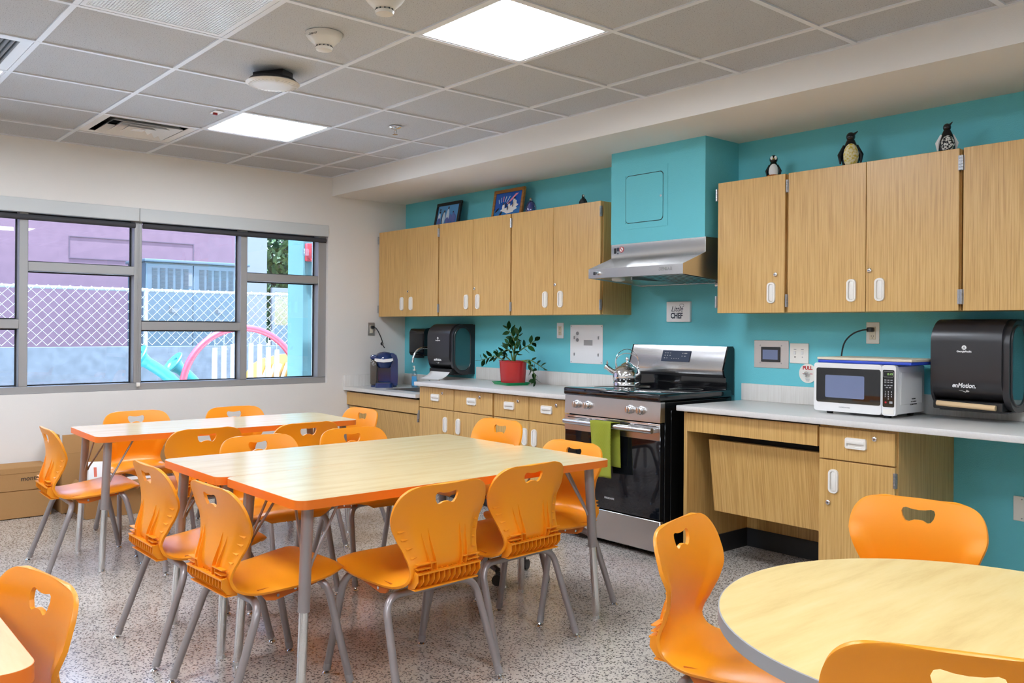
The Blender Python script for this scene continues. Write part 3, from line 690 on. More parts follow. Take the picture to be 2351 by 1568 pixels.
# worktops
t = thing('worktop', 'grey laminate worktop with backsplash between sink and stove', 'worktop', (1.95, -0.3, 0.826))
G().box(1.095, 2.815, -0.642, -0.0, 0.827, CT, 0.004).done('slab', 'counter', t)
G().box(1.080, 2.815, -0.021, 0, CT, 0.956, 0.003).done('backsplash', 'splash', t)
t = thing('worktop', 'grey laminate worktop with backsplash under the microwave', 'worktop', (5.2, -0.3, 0.826))
G().box(3.645, 6.9, -0.642, 0, 0.827, CT, 0.004).done('slab', 'counter', t)
G().box(3.636, 6.9, -0.021, 0, CT, 0.956, 0.003).done('backsplash', 'splash', t)
t = thing('worktop', 'low laminate sink worktop in the corner by the window wall', 'worktop', (0.55, -0.3, 0.727))
g = G(); SX0, SX1, SY0, SY1 = 0.52, 0.94, -0.50, -0.17
for (a, b_, c, d) in ((0.0, SX0, -0.632, 0), (SX1, 1.104, -0.632, 0), (SX0, SX1, -0.632, SY0), (SX0, SX1, SY1, 0)): g.box(a, b_, c, d, 0.728, 0.757)
g.done('slab', 'counter', t)
G().box(0.0, 1.104, -0.021, 0, 0.757, 0.857, 0.002).done('backsplash', 'splash', t)
G().box(0.0, 0.021, -0.632, -0.021, 0.757, 0.857, 0.002).done('backsplash', 'splash', t)
# under-sink apron and slanted kick panel
t = thing('sink_cabinet', 'oak look sink apron with a slanted knee panel below', 'cabinet', (0.55, -0.3, 0), 0)
G().box(0.004, 1.100, BY, BY + 0.019, 0.602, 0.712, 0.001, 1).done('apron', 'wood', t)
G().box(0.03, 1.098, -0.012, 0.006, 0, 0.50, Mx=Matrix.Translation((0, -0.50, 0.10)) @ Matrix.Rotation(R(9), 4, 'X')).done('knee_panel', 'wood_slant', t)
G().box(0.004, 1.10, -0.03, -0.002, 0.0, 0.70).done('back_panel', 'wood', t)
G().box(0.40, 1.0, -0.44, -0.2, 0.57, 0.585).done('bracket', 'base_black', t)
hinge(t, 1.100, BY - 0.002, 0.575)
# right knee space
t = thing('knee_space_unit', 'oak look open knee space with apron and hanging access panel, right of the stove', 'cabinet', (4.07, -0.3, 0))
G().box(3.668, 3.690, BY, -0.002, 0.0, 0.826, 0.001, 1).done('side_panel', 'wood', t)
G().box(3.690, 4.470, BY, BY + 0.019, 0.716, 0.816, 0.001, 1).done('apron', 'wood', t)
G().box(3.690, 4.473, -0.030, -0.004, 0.0, 0.826).done('back_panel', 'wood', t)
G().box(3.782, 4.472, -0.010, 0.010, -0.2, 0.2, 0.001, 1, Mx=Matrix.Translation((0, -0.492, 0.478)) @ Matrix.Rotation(R(8), 4, 'X')).done('access_panel', 'wood_slant', t)
G().box(3.75, 4.45, -0.38, -0.16, 0.55, 0.80).done('pipe_box', 'base_black', t)
g = G().box(3.690, 3.697, BY + 0.08, -0.037, 0, 0.106); g.box(3.690, 4.473, -0.037, -0.030, 0, 0.106); g.done('rubber_base', 'base_black', t)

# ================================================================== STOVE
t = thing('stove', 'stainless steel electric range with black glass oven door', 'stove', (3.2, -0.36, 0))
X0, X1 = 2.822, 3.580
G().box(X0, X1, -0.655, -0.035, 0.03, 0.868, 0.002, 1).done('body', 'black_gloss', t)
for k, y in enumerate((-0.60, -0.48, -0.40, -0.30)): G().box(X1, X1 + 0.004, y - 0.006, y + 0.006, 0.10, 0.82, 0.002, 1).done('side_rib', 'black_gloss', t)
for (x, y) in ((X0 + 0.04, -0.62), (X1 - 0.04, -0.62), (X0 + 0.04, -0.1), (X1 - 0.04, -0.1)): G().cyl((x, y, 0), (x, y, 0.035), 0.016, 10).done('foot', 'black', t)
G().box(X0 - 0.002, X1 + 0.002, -0.706, -0.035, 0.870, 0.914, 0.010, 3).done('cooktop', 'oven_glass', t)
g = G()
for (x, y, r) in ((3.02, -0.50, 0.10), (3.40, -0.50, 0.085), (3.02, -0.24, 0.075), (3.40, -0.24, 0.10)):
    g.tube([(x + r * math.cos(R(a)), y + r * math.sin(R(a)), 0.9143) for a in range(0, 360, 12)], 0.0012, 4, closed=True)
g.done('burner_ring', 'steel_dark', t)
pz = [(-0.655, 0.868), (-0.690, 0.868), (-0.697, 0.755), (-0.655, 0.755)]
pan = G().prism(pz, X0 + 0.001, X1 - 0.001, 'x').done('control_panel', 'steel', t)
for x in (2.928, 3.020, 3.357, 3.440):
    k = G().lathe([(0.026, -0.004), (0.026, 0.006), (0.021, 0.008), (0.0205, 0.026), (0.017, 0.029), (0.001, 0.029)][::-1], 22, (0, 0, 0), Matrix.Translation((x, -0.692, 0.815)) @ Matrix.Rotation(R(92), 4, 'X')).done('knob', 'steel', t)
    G().box(x - 0.005, x + 0.005, -0.727, -0.715, 0.797, 0.834, 0.002, 1).done('grip', 'steel', k)
d = G().box(X0 + 0.002, X1 - 0.002, -0.693, -0.657, 0.216, 0.748, 0.003, 1).done('oven_door', 'oven_glass', t)
G().box(X0 + 0.002, X1 - 0.002, -0.6965, -0.6925, 0.655, 0.748, 0.001, 1).done('door_trim', 'steel', d)
g = G()
for (a, b_) in ((0.03, 0.19), (0.215, 0.235), (0.265, 0.365), (0.395, 0.495), (0.52, 0.54), (0.57, 0.73)): g.box(X0 + a, X0 + b_, -0.6972, -0.6962, 0.731, 0.736)
g.done('vent_slots', 'black', d)
for x in (X0 + 0.085, X1 - 0.045): G().box(x - 0.014, x + 0.014, -0.742, -0.695, 0.697, 0.722, 0.003, 1).done('handle_mount', 'steel', d)
G().tube([(X0 + 0.055, -0.748, 0.714), (X0 + 0.085, -0.753, 0.714), (X1 - 0.05, -0.753, 0.714), (X1 - 0.015, -0.748, 0.714)], 0.0165, 14).done('handle', 'steel', d)
text('FRIGIDAIRE', 0.0155, 'white_ink', d, (3.20, -0.6936, 0.283))
dr = G().box(X0 + 0.002, X1 - 0.002, -0.690, -0.657, 0.034, 0.208, 0.004, 1).done('storage_drawer', 'steel', t)
# backguard
G().box(X0 + 0.004, X1 - 0.004, -0.085, -0.035, 0.912, 0.985, 0.002, 1).done('rear_strip', 'black_gloss', t)
G().box(X0 + 0.01, X1 - 0.01, -0.075, -0.035, 0.985, 1.01).done('rear_vent', 'black', t)
bp_ = [(-0.030, 1.172), (-0.066, 1.172), (-0.112, 1.034), (-0.100, 1.000), (-0.030, 1.000)]
bg = G().prism(bp_, X0 + 0.006, X1 - 0.014, 'x').done('backguard', 'steel', t)
for (a, b_) in ((X0, X0 + 0.006), (X1 - 0.014, X1 - 0.002)):
    G().prism([(-0.022, 1.174), (-0.068, 1.174), (-0.115, 1.034), (-0.104, 0.995), (-0.092, 0.985), (-0.092, 0.90), (-0.012, 0.88), (-0.012, 1.16)], a, b_, 'x').done('end_cap', 'black_gloss', t)
tl = math.atan2(0.046, 0.138)
Mp = Matrix.Translation((3.20, -0.0905, 1.105)) @ Matrix.Rotation(-tl, 4, 'X')
dsp = G().box(-0.110, 0.110, -0.0035, 0.001, -0.036, 0.036, Mx=Mp).done('control_display', 'screen_navy' if 'screen_navy' in M else 'screen_grey', t)
g = G()
for (x, z, w_) in ((-0.085, .019, .011), (-.066, .019, .011), (-.045, .019, .007), (-.085, .003, .009), (-.066, .003, .009), (-.045, .003, .009), (-.086, -.014, .008), (-.067, -.014, .006), (-.028, -.016, .006), (-.010, -.016, .006), (.008, -.016, .006), (.026, -.016, .006), (.052, .019, .007), (.075, .019, .022), (.050, .001, .007), (.072, .001, .012)):
    g.box(x - w_ / 2, x + w_ / 2, -0.0042, -0.003, z - 0.0024, z + 0.0024, Mx=Mp)
g.done('display_legend', 'grey_ink', dsp)

# ================================================================== RANGE HOOD
t = thing('range_hood', 'stainless steel range hood under the teal chase', 'range hood', (3.23, -0.26, 1.56))
HX0, HX1 = 2.862, 3.600
prof = [(0, 1.811), (-0.328, 1.811), (-0.328, 1.724), (-0.288, 1.655), (-0.528, 1.602), (-0.532, 1.645), (-0.5335, 1.645), (-0.5335, 1.588), (-0.515, 1.588), (-0.515, 1.598), (-0.28, 1.645), (0, 1.645)]
G().prism(prof, HX0 + 0.002, HX1 - 0.002, 'x').done('canopy', 'steel', t)
side = [(0, 1.811), (-0.328, 1.811), (-0.328, 1.724), (-0.5345, 1.646), (-0.5345, 1.588), (0, 1.552)]
for (a, b_) in ((HX0 - 0.001, HX0 + 0.002), (HX1 - 0.002, HX1 + 0.001)): G().prism(side, a, b_, 'x').done('side_plate', 'steel', t)
G().prism([(0, 1.555), (-0.03, 1.557), (-0.03, 1.645), (0, 1.645)], HX0 + 0.002, HX1 - 0.002, 'x').done('back_plate', 'steel', t)
G().prism([(-0.515, 1.592), (-0.03, 1.560), (-0.03, 1.572), (-0.515, 1.600)], HX0 + 0.002, 3.19, 'x').done('underside_plate', 'steel', t)
for k in range(8):
    x = 3.225 + 0.045 * k
    G().prism([(-0.50, 1.588), (-0.06, 1.560), (-0.06, 1.575), (-0.50, 1.603)], x - 0.013, x + 0.013, 'x').done('baffle_slat', 'steel', t)
g = G()
for (a, b_, c, d) in ((3.195, 3.59, -0.508, -0.498), (3.195, 3.59, -0.062, -0.045)): g.box(a, b_, c, d, 1.562 if c > -.3 else 1.586, 1.58 if c > -.3 else 1.604)
g.box(3.19, 3.20, -0.508, -0.05, 1.57, 1.60); g.done('filter_frame', 'steel_dark', t)
G().lathe([(0.042, 0), (0.04, -0.012), (0.02, -0.018), (0.001, -0.019)][::-1], 20, (2.99, -0.40, 1.588)).done('lamp_lens', 'white_plastic', t)
G().cyl((3.545, -0.06, 1.552), (3.48, -0.06, 1.545), 0.016, 10).done('grease_cup', 'chrome', t)
text('DENLAR', 0.026, 'steel_dark', t, (3.475, -0.5345, 1.620), bold=0.0006)
G().box(2.905, 2.918, -0.5375, -0.533, 1.608, 1.626).done('switch', 'base_black', t)
G().lathe([(0.012, 0), (0.012, 0.008), (0.008, 0.02), (0.001, 0.02)][::-1], 14, (0, 0, 0), Matrix.Translation((2.945, -0.5335, 1.617)) @ Matrix.Rotation(R(90), 4, 'X')).done('knob', 'chrome', t)
g = G().box(2.886, 2.904, -0.3295, -0.3275, 1.754, 1.788); g.done('warning_sticker', 'ink', t)
g = G().box(2.912, 2.927, -0.3295, -0.3275, 1.768, 1.790); g.box(2.914, 2.923, -0.3295, -0.3275, 1.750, 1.757); g.done('warning_sticker', 'ink_navy', t)
stk = G().cyl((2.950, -0.3275, 1.777), (2.950, -0.3295, 1.777), 0.0185, 20).done('round_sticker', 'red_ink', t)
G().cyl((2.950, -0.3294, 1.777), (2.950, -0.3302, 1.777), 0.014, 20).done('sticker_centre', 'label_white', stk)
G().box(-0.013, 0.013, -0.0006, 0.0006, -0.0025, 0.0025, Mx=Matrix.Translation((2.950, -0.3306, 1.777)) @ Matrix.Rotation(R(45), 4, 'Y')).done('sticker_bar', 'red_ink', stk)

# ================================================================== WALL PLATES, SIGN
def plate(x0, x1, z0, z1, m, y=-0.0, th=0.006, parent=None, name='plate'): return G().box(x0, x1, y - th, y, z0, z1, 0.002, 1).done(name, m, parent)
def outlet(label, x, z, pm, sock='cream_plastic', h=0.115, w=0.072):
    t = thing('wall_outlet', label, 'outlet', (x, 0, z)); plate(x - w / 2, x + w / 2, z - h / 2, z + h / 2, pm, parent=t)
    f = G().box(x - 0.017, x + 0.017, -0.0085, -0.005, z - 0.034, z + 0.034, 0.001, 1).done('receptacle', sock, t)
    g = G()
    for dz in (-0.018, 0.018):
        for dx in (-0.006, 0.006): g.box(x + dx - 0.001, x + dx + 0.001, -0.0092, -0.008, z + dz - 0.002, z + dz + 0.006)
        g.cyl((x, -0.008, z + dz - 0.008), (x, -0.0092, z + dz - 0.008), 0.0025, 8)
    g.done('slots', 'ink', f); return t
outlet('steel wall outlet left of the silver wall plate', 2.055, 1.259, 'silver_plate')
t = thing('blank_plate', 'large silver metal plate with two plugs, left of the kettle', 'wall plate', (2.322, 0, 1.163))
plate(2.160, 2.484, 1.025, 1.302, 'silver_plate', parent=t, th=0.004)
for (dx, dz) in ((0.055, 0.215), (0.055, 0.168)): G().cyl((2.160 + 0.075, -0.004, 1.025 + dz), (2.235, -0.007, 1.025 + dz), 0.013, 16).done('plug', 'hinge', t)
G().box(2.30, 2.385, -0.0046, -0.004, 1.155, 1.193).done('rating_label', 'grey_ink', t)
g = G()
for x in (2.172, 2.472):
    for z in (1.036, 1.292): g.cyl((x, -0.004, z), (x, -0.0055, z), 0.004, 8)
for (x, z) in ((2.205, 1.21), (2.205, 1.09), (2.443, 1.21), (2.443, 1.09)): g.box(x - 0.003, x + 0.003, -0.010, -0.004, z - 0.01, z + 0.01)
tag(g.done('screw', 'hinge', t), kind='stuff')
t = thing('wall_sign', 'small white square sign reading Little CHEF above the stove', 'sign', (3.16, 0, 1.387))
G().box(3.062, 3.250, -0.020, 0, 1.322, 1.452, 0.003).done('board', 'label_white', t)
text('Little', 0.048, 'ink_navy', t, (3.148, -0.0205, 1.403), shear=0.28, xs=0.95)
text('CHEF', 0.050, 'ink_navy', t, (3.146, -0.0205, 1.360), bold=0.0016, xs=0.80)
g = G()
hat = [(3.172, 1.413), (3.190, 1.408), (3.192, 1.417), (3.203, 1.421), (3.203, 1.430), (3.195, 1.436), (3.186, 1.434), (3.180, 1.437), (3.172, 1.432), (3.170, 1.424), (3.175, 1.419)]
g.tube([(p[0], -0.0205, p[1]) for p in hat], 0.0012, 4, closed=True); g.done('chef_hat_mark', 'ink_navy', t)
t = thing('control_screen', 'small grey touch screen in a steel wall plate right of the stove', 'control panel', (3.827, 0, 1.133))
plate(3.712, 3.942, 1.053, 1.214, 'plate_steel', parent=t, th=0.004)
bz = G().box(3.763, 3.888, -0.010, -0.003, 1.089, 1.176, 0.002, 1).done('bezel', 'base_black', t)
G().box(3.775, 3.875, -0.0106, -0.0098, 1.103, 1.159).done('screen', 'screen_grey', bz)
g = G()
for x in (3.754, 3.895):
    for z in (1.082, 1.184): g.cyl((x, -0.004, z), (x, -0.006, z), 0.0035, 8)
tag(g.done('screw', 'hinge', t), kind='stuff')
t = thing('switch_plate', 'white double switch plate beside the wall touch screen', 'switch', (4.008, 0, 1.143))
plate(3.950, 4.068, 1.086, 1.200, 'white_plastic', parent=t)
for x in (3.984, 4.030):
    s_ = G().box(x - 0.006, x + 0.006, -0.011, -0.0055, 1.137, 1.155, 0.001, 1).done('toggle', 'white_gloss', t)
    G().box(x - 0.008, x + 0.008, -0.0066, -0.0058, 1.163, 1.167).done('legend', 'grey_ink', s_)
G().cyl((3.984, -0.0058, 1.122), (3.984, -0.007, 1.122), 0.004, 10).done('indicator', 'ink', t)
G().cyl((4.030, -0.0058, 1.122), (4.030, -0.007, 1.122), 0.003, 10).done('indicator', 'grey_ink', t)
t = thing('pull_station', 'round white sign reading PULL over a small pull ring, left of the microwave', 'pull station', (4.064, 0, 1.032))
G().cyl((4.064, 0, 1.032), (4.064, -0.006, 1.032), 0.054, 36).done('disc', 'white_plastic', t)
text('PULL', 0.027, 'red_ink', t, (4.063, -0.0062, 1.062), bold=0.0012)
G().tube([(4.061 + 0.012 * math.cos(R(a)), -0.016, 1.028 + 0.012 * math.sin(R(a))) for a in range(0, 360, 20)], 0.003, 6, closed=True).done('pull_ring', 'chrome', t)
g = G().cyl((4.061, -0.005, 1.028), (4.061, -0.014, 1.028), 0.010, 14); g.done('ring_mount', 'steel_dark', t)
g = G().box(4.032, 4.043, -0.0068, -0.0058, 1.028, 1.031); g.box(4.078, 4.094, -0.0068, -0.0058, 1.028, 1.031); g.done('red_dash', 'red_ink', t)
g = G()
for k in range(3): g.box(4.050 + k * 0.002, 4.078 - k * 0.002, -0.0066, -0.0058, 1.000 - k * 0.006, 1.003 - k * 0.006)
g.done('small_print', 'grey_ink', t)
t = outlet('white outlet with a black plug above the microwave', 4.440, 1.262, 'white_plastic')
pts = spline([(4.437, -0.035, 1.280), (4.405, -0.055, 1.276), (4.355, -0.06, 1.255), (4.315, -0.06, 1.215), (4.298, -0.06, 1.16), (4.300, -0.07, 1.09), (4.33, -0.09, 1.02)], 6)
cordt = thing('power_cord', 'black microwave cord plugged into the white outlet', 'cord', (4.44, -0.01, 1.28))
G().box(4.423, 4.452, -0.042, -0.009, 1.268, 1.292, 0.005).done('plug', 'black', cordt)
G().tube(pts, 0.0042, 8).done('cable', 'black', cordt)
t = thing('wall_outlet', 'blank pale wall plate low on the teal wall at the right edge', 'wall plate', (5.19, 0, 0.45)); plate(5.129, 5.245, 0.392, 0.507, 'white_plastic', parent=t)
g = G()
for z in (0.405, 0.494): g.cyl((5.166, -0.006, z), (5.166, -0.0075, z), 0.0035, 8)
tag(g.done('screw', 'grey_ink', t), kind='stuff')
# outlet on the window wall, faces +x
t = thing('wall_outlet', 'steel outlet with a black plug on the window wall above the coffee maker', 'outlet', (0, -0.36, 1.257))
G().box(0, 0.006, -0.395, -0.325, 1.198, 1.315, 0.002, 1).done('plate', 'plate_steel', t)
G().box(0.005, 0.0085, -0.376, -0.344, 1.222, 1.291, 0.001, 1).done('receptacle', 'cream_plastic', t)
ct = thing('power_cord', 'black coffee maker cord hanging from the window wall outlet', 'cord', (0.01, -0.36, 1.275))
G().box(0.0088, 0.04, -0.372, -0.346, 1.262, 1.288, 0.005).done('plug', 'black', ct)
pts = spline([(0.036, -0.358, 1.275), (0.065, -0.345, 1.262), (0.085, -0.325, 1.215), (0.092, -0.30, 1.15), (0.082, -0.30, 1.125), (0.09, -0.29, 1.112), (0.10, -0.28, 1.09)], 6)
G().tube(pts, 0.0045, 8).done('cable', 'black', ct)
G().tube([(0.088 + 0.018 * math.cos(R(a)), -0.30, 1.128 + 0.012 * math.sin(R(a))) for a in range(0, 360, 30)], 0.004, 6, closed=True).done('cable_loop', 'black', ct)
# ================================================================== COUNTER TOP THINGS
# microwave
t = thing('microwave', 'white countertop microwave on the right worktop, clock reading 8:49', 'microwave', (4.545, -0.23, CT))
A0, A1, Z0, Z1 = 4.335, 4.757, 0.871, 1.111
G().box(A0 + 0.006, A1 - 0.006, -0.375, -0.085, Z0 + 0.004, Z1 - 0.006, 0.008).done('case', 'white_gloss', t)
G().box(A1 - 0.0065, A1 - 0.004, -0.34, -0.12, Z0 + 0.05, Z1 - 0.035, 0.002, 1).done('side_relief', 'white_gloss', t)
dpan = G().prism(rrect(0.352, Z1 - Z0, 0.014, 4, A0 + 0.176, (Z0 + Z1) / 2), -0.402, -0.376).done('door', 'white_gloss', t)
cpan = G().prism(rrect(A1 - A0 - 0.354, Z1 - Z0, 0.014, 4, (A0 + 0.354 + A1) / 2, (Z0 + Z1) / 2), -0.402, -0.376).done('control_column', 'white_gloss', t)
G().prism(rrect(0.334, 0.172, 0.010, 4, A0 + 0.014 + 0.167, 1.001), -0.4035, -0.4015).done('door_glass', 'oven_glass', dpan)
G().prism(rrect(0.205, 0.112, 0.006, 3, 4.500, 0.996), -0.4042, -0.4032).done('screen_reflection', 'screen_grey', dpan)  # bluish reflection in the door window, put in as a coloured panel
text('FARBERWARE', 0.0095, 'grey_ink', dpan, (4.50, -0.4025, 0.894))
kp_ = G().prism(rrect(0.056, 0.176, 0.006, 3, 4.722, 1.000), -0.4035, -0.4015).done('keypad', 'black_gloss', cpan)
g = G()
g.tube([(x, -0.4036, z) for x, z in rrect(0.047, 0.026, 0.003, 2, 4.722, 1.068)], 0.0008, 4, closed=True); g.done('display_border', 'grey_ink', kp_)
text('8:49', 0.016, 'clock', kp_, (4.730, -0.4037, 1.068), name='clock_digits')
g = G()
for r_, (zz, n_) in enumerate(((1.040, 3), (1.030, 3), (1.015, 3), (1.005, 2))):
    for k in range(n_): g.box(4.722 + (k - (n_ - 1) / 2) * 0.015 - 0.005, 4.722 + (k - (n_ - 1) / 2) * 0.015 + 0.005, -0.4039, -0.4034, zz - 0.002, zz + 0.002)
g.done('key_legend', 'grey_ink', kp_)
for r_ in range(3):
    for k in range(3): text(str(r_ * 3 + k + 1), 0.0095, 'white_ink', kp_, (4.707 + 0.015 * k, -0.4037, 0.984 - 0.011 * r_), name='digit')
text('0', 0.0095, 'white_ink', kp_, (4.722, -0.4037, 0.951), name='digit')
G().cyl((4.709, -0.4034, 0.934), (4.709, -0.404, 0.934), 0.005, 12).done('stop_key', 'red_ink', kp_)
G().box(4.727, 4.742, -0.404, -0.4034, 0.929, 0.940).done('start_key', 'grey_ink', kp_)
G().prism(rrect(0.052, 0.024, 0.004, 3, 4.722, 0.890), -0.4045, -0.4015).done('open_button', 'white_plastic', cpan)
for (x, y) in ((4.40, -0.36), (4.70, -0.36), (4.40, -0.13), (4.70, -0.13)): G().cyl((x, y, CT), (x, y, 0.876), 0.014, 12, 0.02).done('foot', 'base_black', t)
for k, s_ in enumerate(('WARNING', 'HOT SURFACE', 'DO NOT TOUCH')): text(s_, 0.0085, 'ink', t, (A1 - 0.0035, -0.21, 0.945 - 0.013 * k), (R(90), 0, R(90)))
t = thing('serving_tray', 'pale flat tray with a bright blue rim lying on the microwave', 'tray', (4.57, -0.2, 1.111))
G().box(4.345, 4.822, -0.385, -0.07, 1.1115, 1.127, 0.005, 2).done('rim', 'blue_tray', t)
G().box(4.342, 4.825, -0.388, -0.067, 1.1272, 1.140, 0.004, 2).done('top', 'cream_plastic', t)

# paper towel dispensers
def dispenser(x0, x1, z0, z1, label, tan, D=0.242):
    t = thing('towel_dispenser', label, 'paper towel dispenser', ((x0 + x1) / 2, 0, z0), 0, 'smoke coloured paper towel dispensers')
    def prof(d0, d1, b0, b1, r):
        o = []
        for (cy, cz, a0) in ((-d1 + r, b1 - r, 90), (-d1 + r, b0 + r, 180)):
            for k in range(9): a = R(a0 + 90 * k / 8); o.append((cy + r * math.cos(a), cz + r * math.sin(a)))
        return [(-d0, b1)] + o + [(-d0, b0)]
    H_ = z1 - z0
    G().prism(prof(0.0, D, z0 + 0.045, z1, 0.105), x0 + 0.012, x1 - 0.028, 'x').done('cover', 'charcoal', t)
    G().prism(prof(0.0, D - 0.02, z0 + 0.01, z1 - 0.01, 0.10), x0, x0 + 0.012, 'x').done('side_cover', 'charcoal', t)
    G().prism(prof(0.0, D - 0.012, z0, z1 - 0.004, 0.115), x1 - 0.028, x1, 'x').done('side_cover', 'charcoal', t)
    wy, ww, wh = -D * 0.52, D * 0.62, H_ * 0.83
    G().prism(rrect(ww, wh, ww * 0.49, 9, wy, (z0 + z1) / 2), x1 - 0.002, x1 + 0.002, 'x').done('side_window', 'teal_lit_window', t)
    o = rrect(ww + 0.012, wh + 0.012, ww * 0.5, 9, wy, (z0 + z1) / 2)
    G().tube([(x1 + 0.001, p[0], p[1]) for p in o], 0.006, 6, closed=True).done('window_rim', 'charcoal', t)
    G().box(x0 + 0.012, x1 - 0.03, -D + 0.022, -0.03, z0 + 0.004, z0 + 0.045, 0.004, 1).done('paper_slot', 'black', t)
    G().box(x0 + 0.03, x1 - 0.02, -D + 0.05, -0.05, z0 - 0.004, z0 + 0.004, 0.002, 1).done('bottom_tray', 'charcoal', t)
    xc = (x0 + x1 - 0.016) / 2
    text('enMotion.', 0.030, 'white_ink', t, (xc - 0.006, -D - 0.0005, z0 + 0.118), shear=0.25, bold=0.0007, xs=0.85)
    text('GeorgiaPacific', 0.0115, 'white_ink', t, (xc - 0.006, -D - 0.0005, z0 + 0.276), bold=0.0004)
    lg = G().cyl((xc - 0.006, -D + 0.001, z0 + 0.294), (xc - 0.006, -D - 0.0012, z0 + 0.294), 0.0105, 20).done('round_logo', 'white_ink', t)
    g = G()
    for (dx, dz, s_) in ((0, 0.002, 0.005), (-0.004, -0.003, 0.0035), (0.004, -0.003, 0.0035)):
        g.add([(xc - 0.006 + dx - s_ * .8, -D - 0.0015, z0 + 0.294 + dz - s_ * .4), (xc - 0.006 + dx + s_ * .8, -D - 0.0015, z0 + 0.294 + dz - s_ * .4), (xc - 0.006 + dx, -D - 0.0015, z0 + 0.294 + dz + s_ * .8)], [(0, 1, 2)])
    g.done('tree_mark', 'charcoal', lg)
    g = G().tube([(xc - 0.028, -D - 0.001, z0 + 0.094), (xc - 0.012, -D - 0.001, z0 + 0.094), (xc + 0.004, -D - 0.001, z0 + 0.088)], [0.0003, 0.0008, 0.0013], 4)
    for k in range(4): g.tube([(xc + 0.004 + k * .003, -D - 0.001, z0 + 0.090), (xc + 0.008 + k * .0035, -D - 0.001, z0 + 0.100 - k * .002)], 0.001, 4)
    g.done('hand_mark', 'white_ink', t)
    if tan:
        G().cyl((x0 + 0.035, -D + 0.012, z0 + 0.030), (x1 - 0.055, -D + 0.012, z0 + 0.022), 0.0125, 16).done('roll_edge', 'paper_tan', t)
    else:
        f = lambda u, v: (x0 + 0.03 + (x1 - x0 - 0.08) * u + 0.06 * v * v, -D + 0.03 - 0.06 * v - 0.10 * v * v, z0 + 0.03 - (z0 + 0.03 - CT - 0.003) * (1 - (1 - v) ** 1.6))
        sh = G().grid(f, 4, 10).done('paper_sheet', 'paper', t); sh.modifiers.new('thickness', 'SOLIDIFY').thickness = 0.001
    return t
dispenser(4.838, 5.188, 0.905, 1.331, 'smoke black paper towel dispenser at the right edge with a tan roll end', True)
dispenser(0.690, 1.036, 0.893, 1.306, 'smoke black paper towel dispenser by the sink with white paper hanging out', False)
t = thing('soap_dispenser', 'small black soap dispenser on the wall left of the left paper towel dispenser', 'soap dispenser', (0.35, 0, 1.03))
pp = [(0, 1.028), (-0.10, 1.028), (-0.115, 1.05), (-0.115, 1.235), (-0.10, 1.262), (-0.06, 1.272), (0, 1.272)]
G().prism(pp, 0.245, 0.468, 'x').done('body', 'black_gloss', t)
G().box(0.255, 0.458, -0.122, -0.112, 1.06, 1.225, 0.006).done('cover', 'black', t)
G().box(0.31, 0.40, -0.125, -0.06, 1.008, 1.03, 0.006).done('push_lever', 'black', t)

# sink and tap
t = thing('sink', 'stainless drop in sink basin in the low corner worktop', 'sink', (0.73, -0.335, 0.757))
g = G(); g.box(SX0 - 0.02, SX1 + 0.02, SY0 - 0.02, SY0 + 0.004, 0.757, 0.762, 0.001, 1); g.box(SX0 - 0.02, SX1 + 0.02, SY1 - 0.004, SY1 + 0.02, 0.757, 0.762, 0.001, 1)
g.box(SX0 - 0.02, SX0 + 0.004, SY0, SY1, 0.757, 0.762, 0.001, 1); g.box(SX1 - 0.004, SX1 + 0.02, SY0, SY1, 0.757, 0.762, 0.001, 1); g.done('rim', 'steel', t)
g = G(); g.box(SX0, SX1, SY0, SY0 + 0.003, 0.60, 0.757); g.box(SX0, SX1, SY1 - 0.003, SY1, 0.60, 0.757); g.box(SX0, SX0 + 0.003, SY0, SY1, 0.60, 0.757); g.box(SX1 - 0.003, SX1, SY0, SY1, 0.60, 0.757); g.box(SX0, SX1, SY0, SY1, 0.597, 0.601)
g.done('basin', 'steel', t)
G().cyl((0.73, -0.33, 0.601), (0.73, -0.33, 0.604), 0.035, 20).done('drain', 'chrome', t)
t = thing('faucet', 'chrome gooseneck tap at the sink, half hidden by the left paper towel dispenser', 'faucet', (0.66, -0.09, 0.757))
G().lathe([(0.026, 0), (0.026, 0.01), (0.016, 0.03), (0.013, 0.05)], 18, (0.66, -0.09, 0.757)).done('base', 'chrome', t)
G().tube(fillet([(0.66, -0.09, 0.78), (0.66, -0.09, 1.105), (0.642, -0.335, 1.105), (0.640, -0.345, 0.99)], 0.11, 8), 0.0095, 12).done('spout', 'chrome', t)
G().cyl((0.640, -0.345, 1.00), (0.640, -0.3455, 0.982), 0.012, 12).done('aerator', 'chrome', t)
for s_ in (-1, 1):
    h_ = G().tube([(0.66 + s_ * 0.07, -0.09, 0.757), (0.66 + s_ * 0.07, -0.09, 0.80), (0.66 + s_ * 0.12, -0.11, 0.815)], [0.014, 0.012, 0.007], 10).done('handle', 'chrome', t)
t = thing('soap_bottle', 'clear pump bottle of soap with a blue label beside the sink', 'soap bottle', (0.395, -0.16, 0.757))
G().lathe([(0.034, 0), (0.037, 0.01), (0.036, 0.05), (0.030, 0.075), (0.033, 0.10), (0.028, 0.125), (0.014, 0.138), (0.013, 0.15)], 24, (0.395, -0.16, 0.757), sy=0.7).done('bottle', 'clear_bottle', t)
G().lathe([(0.030, 0.004), (0.033, 0.012), (0.032, 0.05), (0.027, 0.07), (0.001, 0.071)], 20, (0.395, -0.16, 0.757), sy=0.66).done('liquid', 'label_blue', t)
G().box(-0.021, 0.021, -0.001, 0.001, 0.015, 0.095, 0.0008, 1, Mx=Matrix.Translation((0.395, -0.16, 0.757)) @ Matrix.Rotation(R(50), 4, 'Z') @ Matrix.Translation((0, -0.030, 0))).done('label', 'label_blue', t)
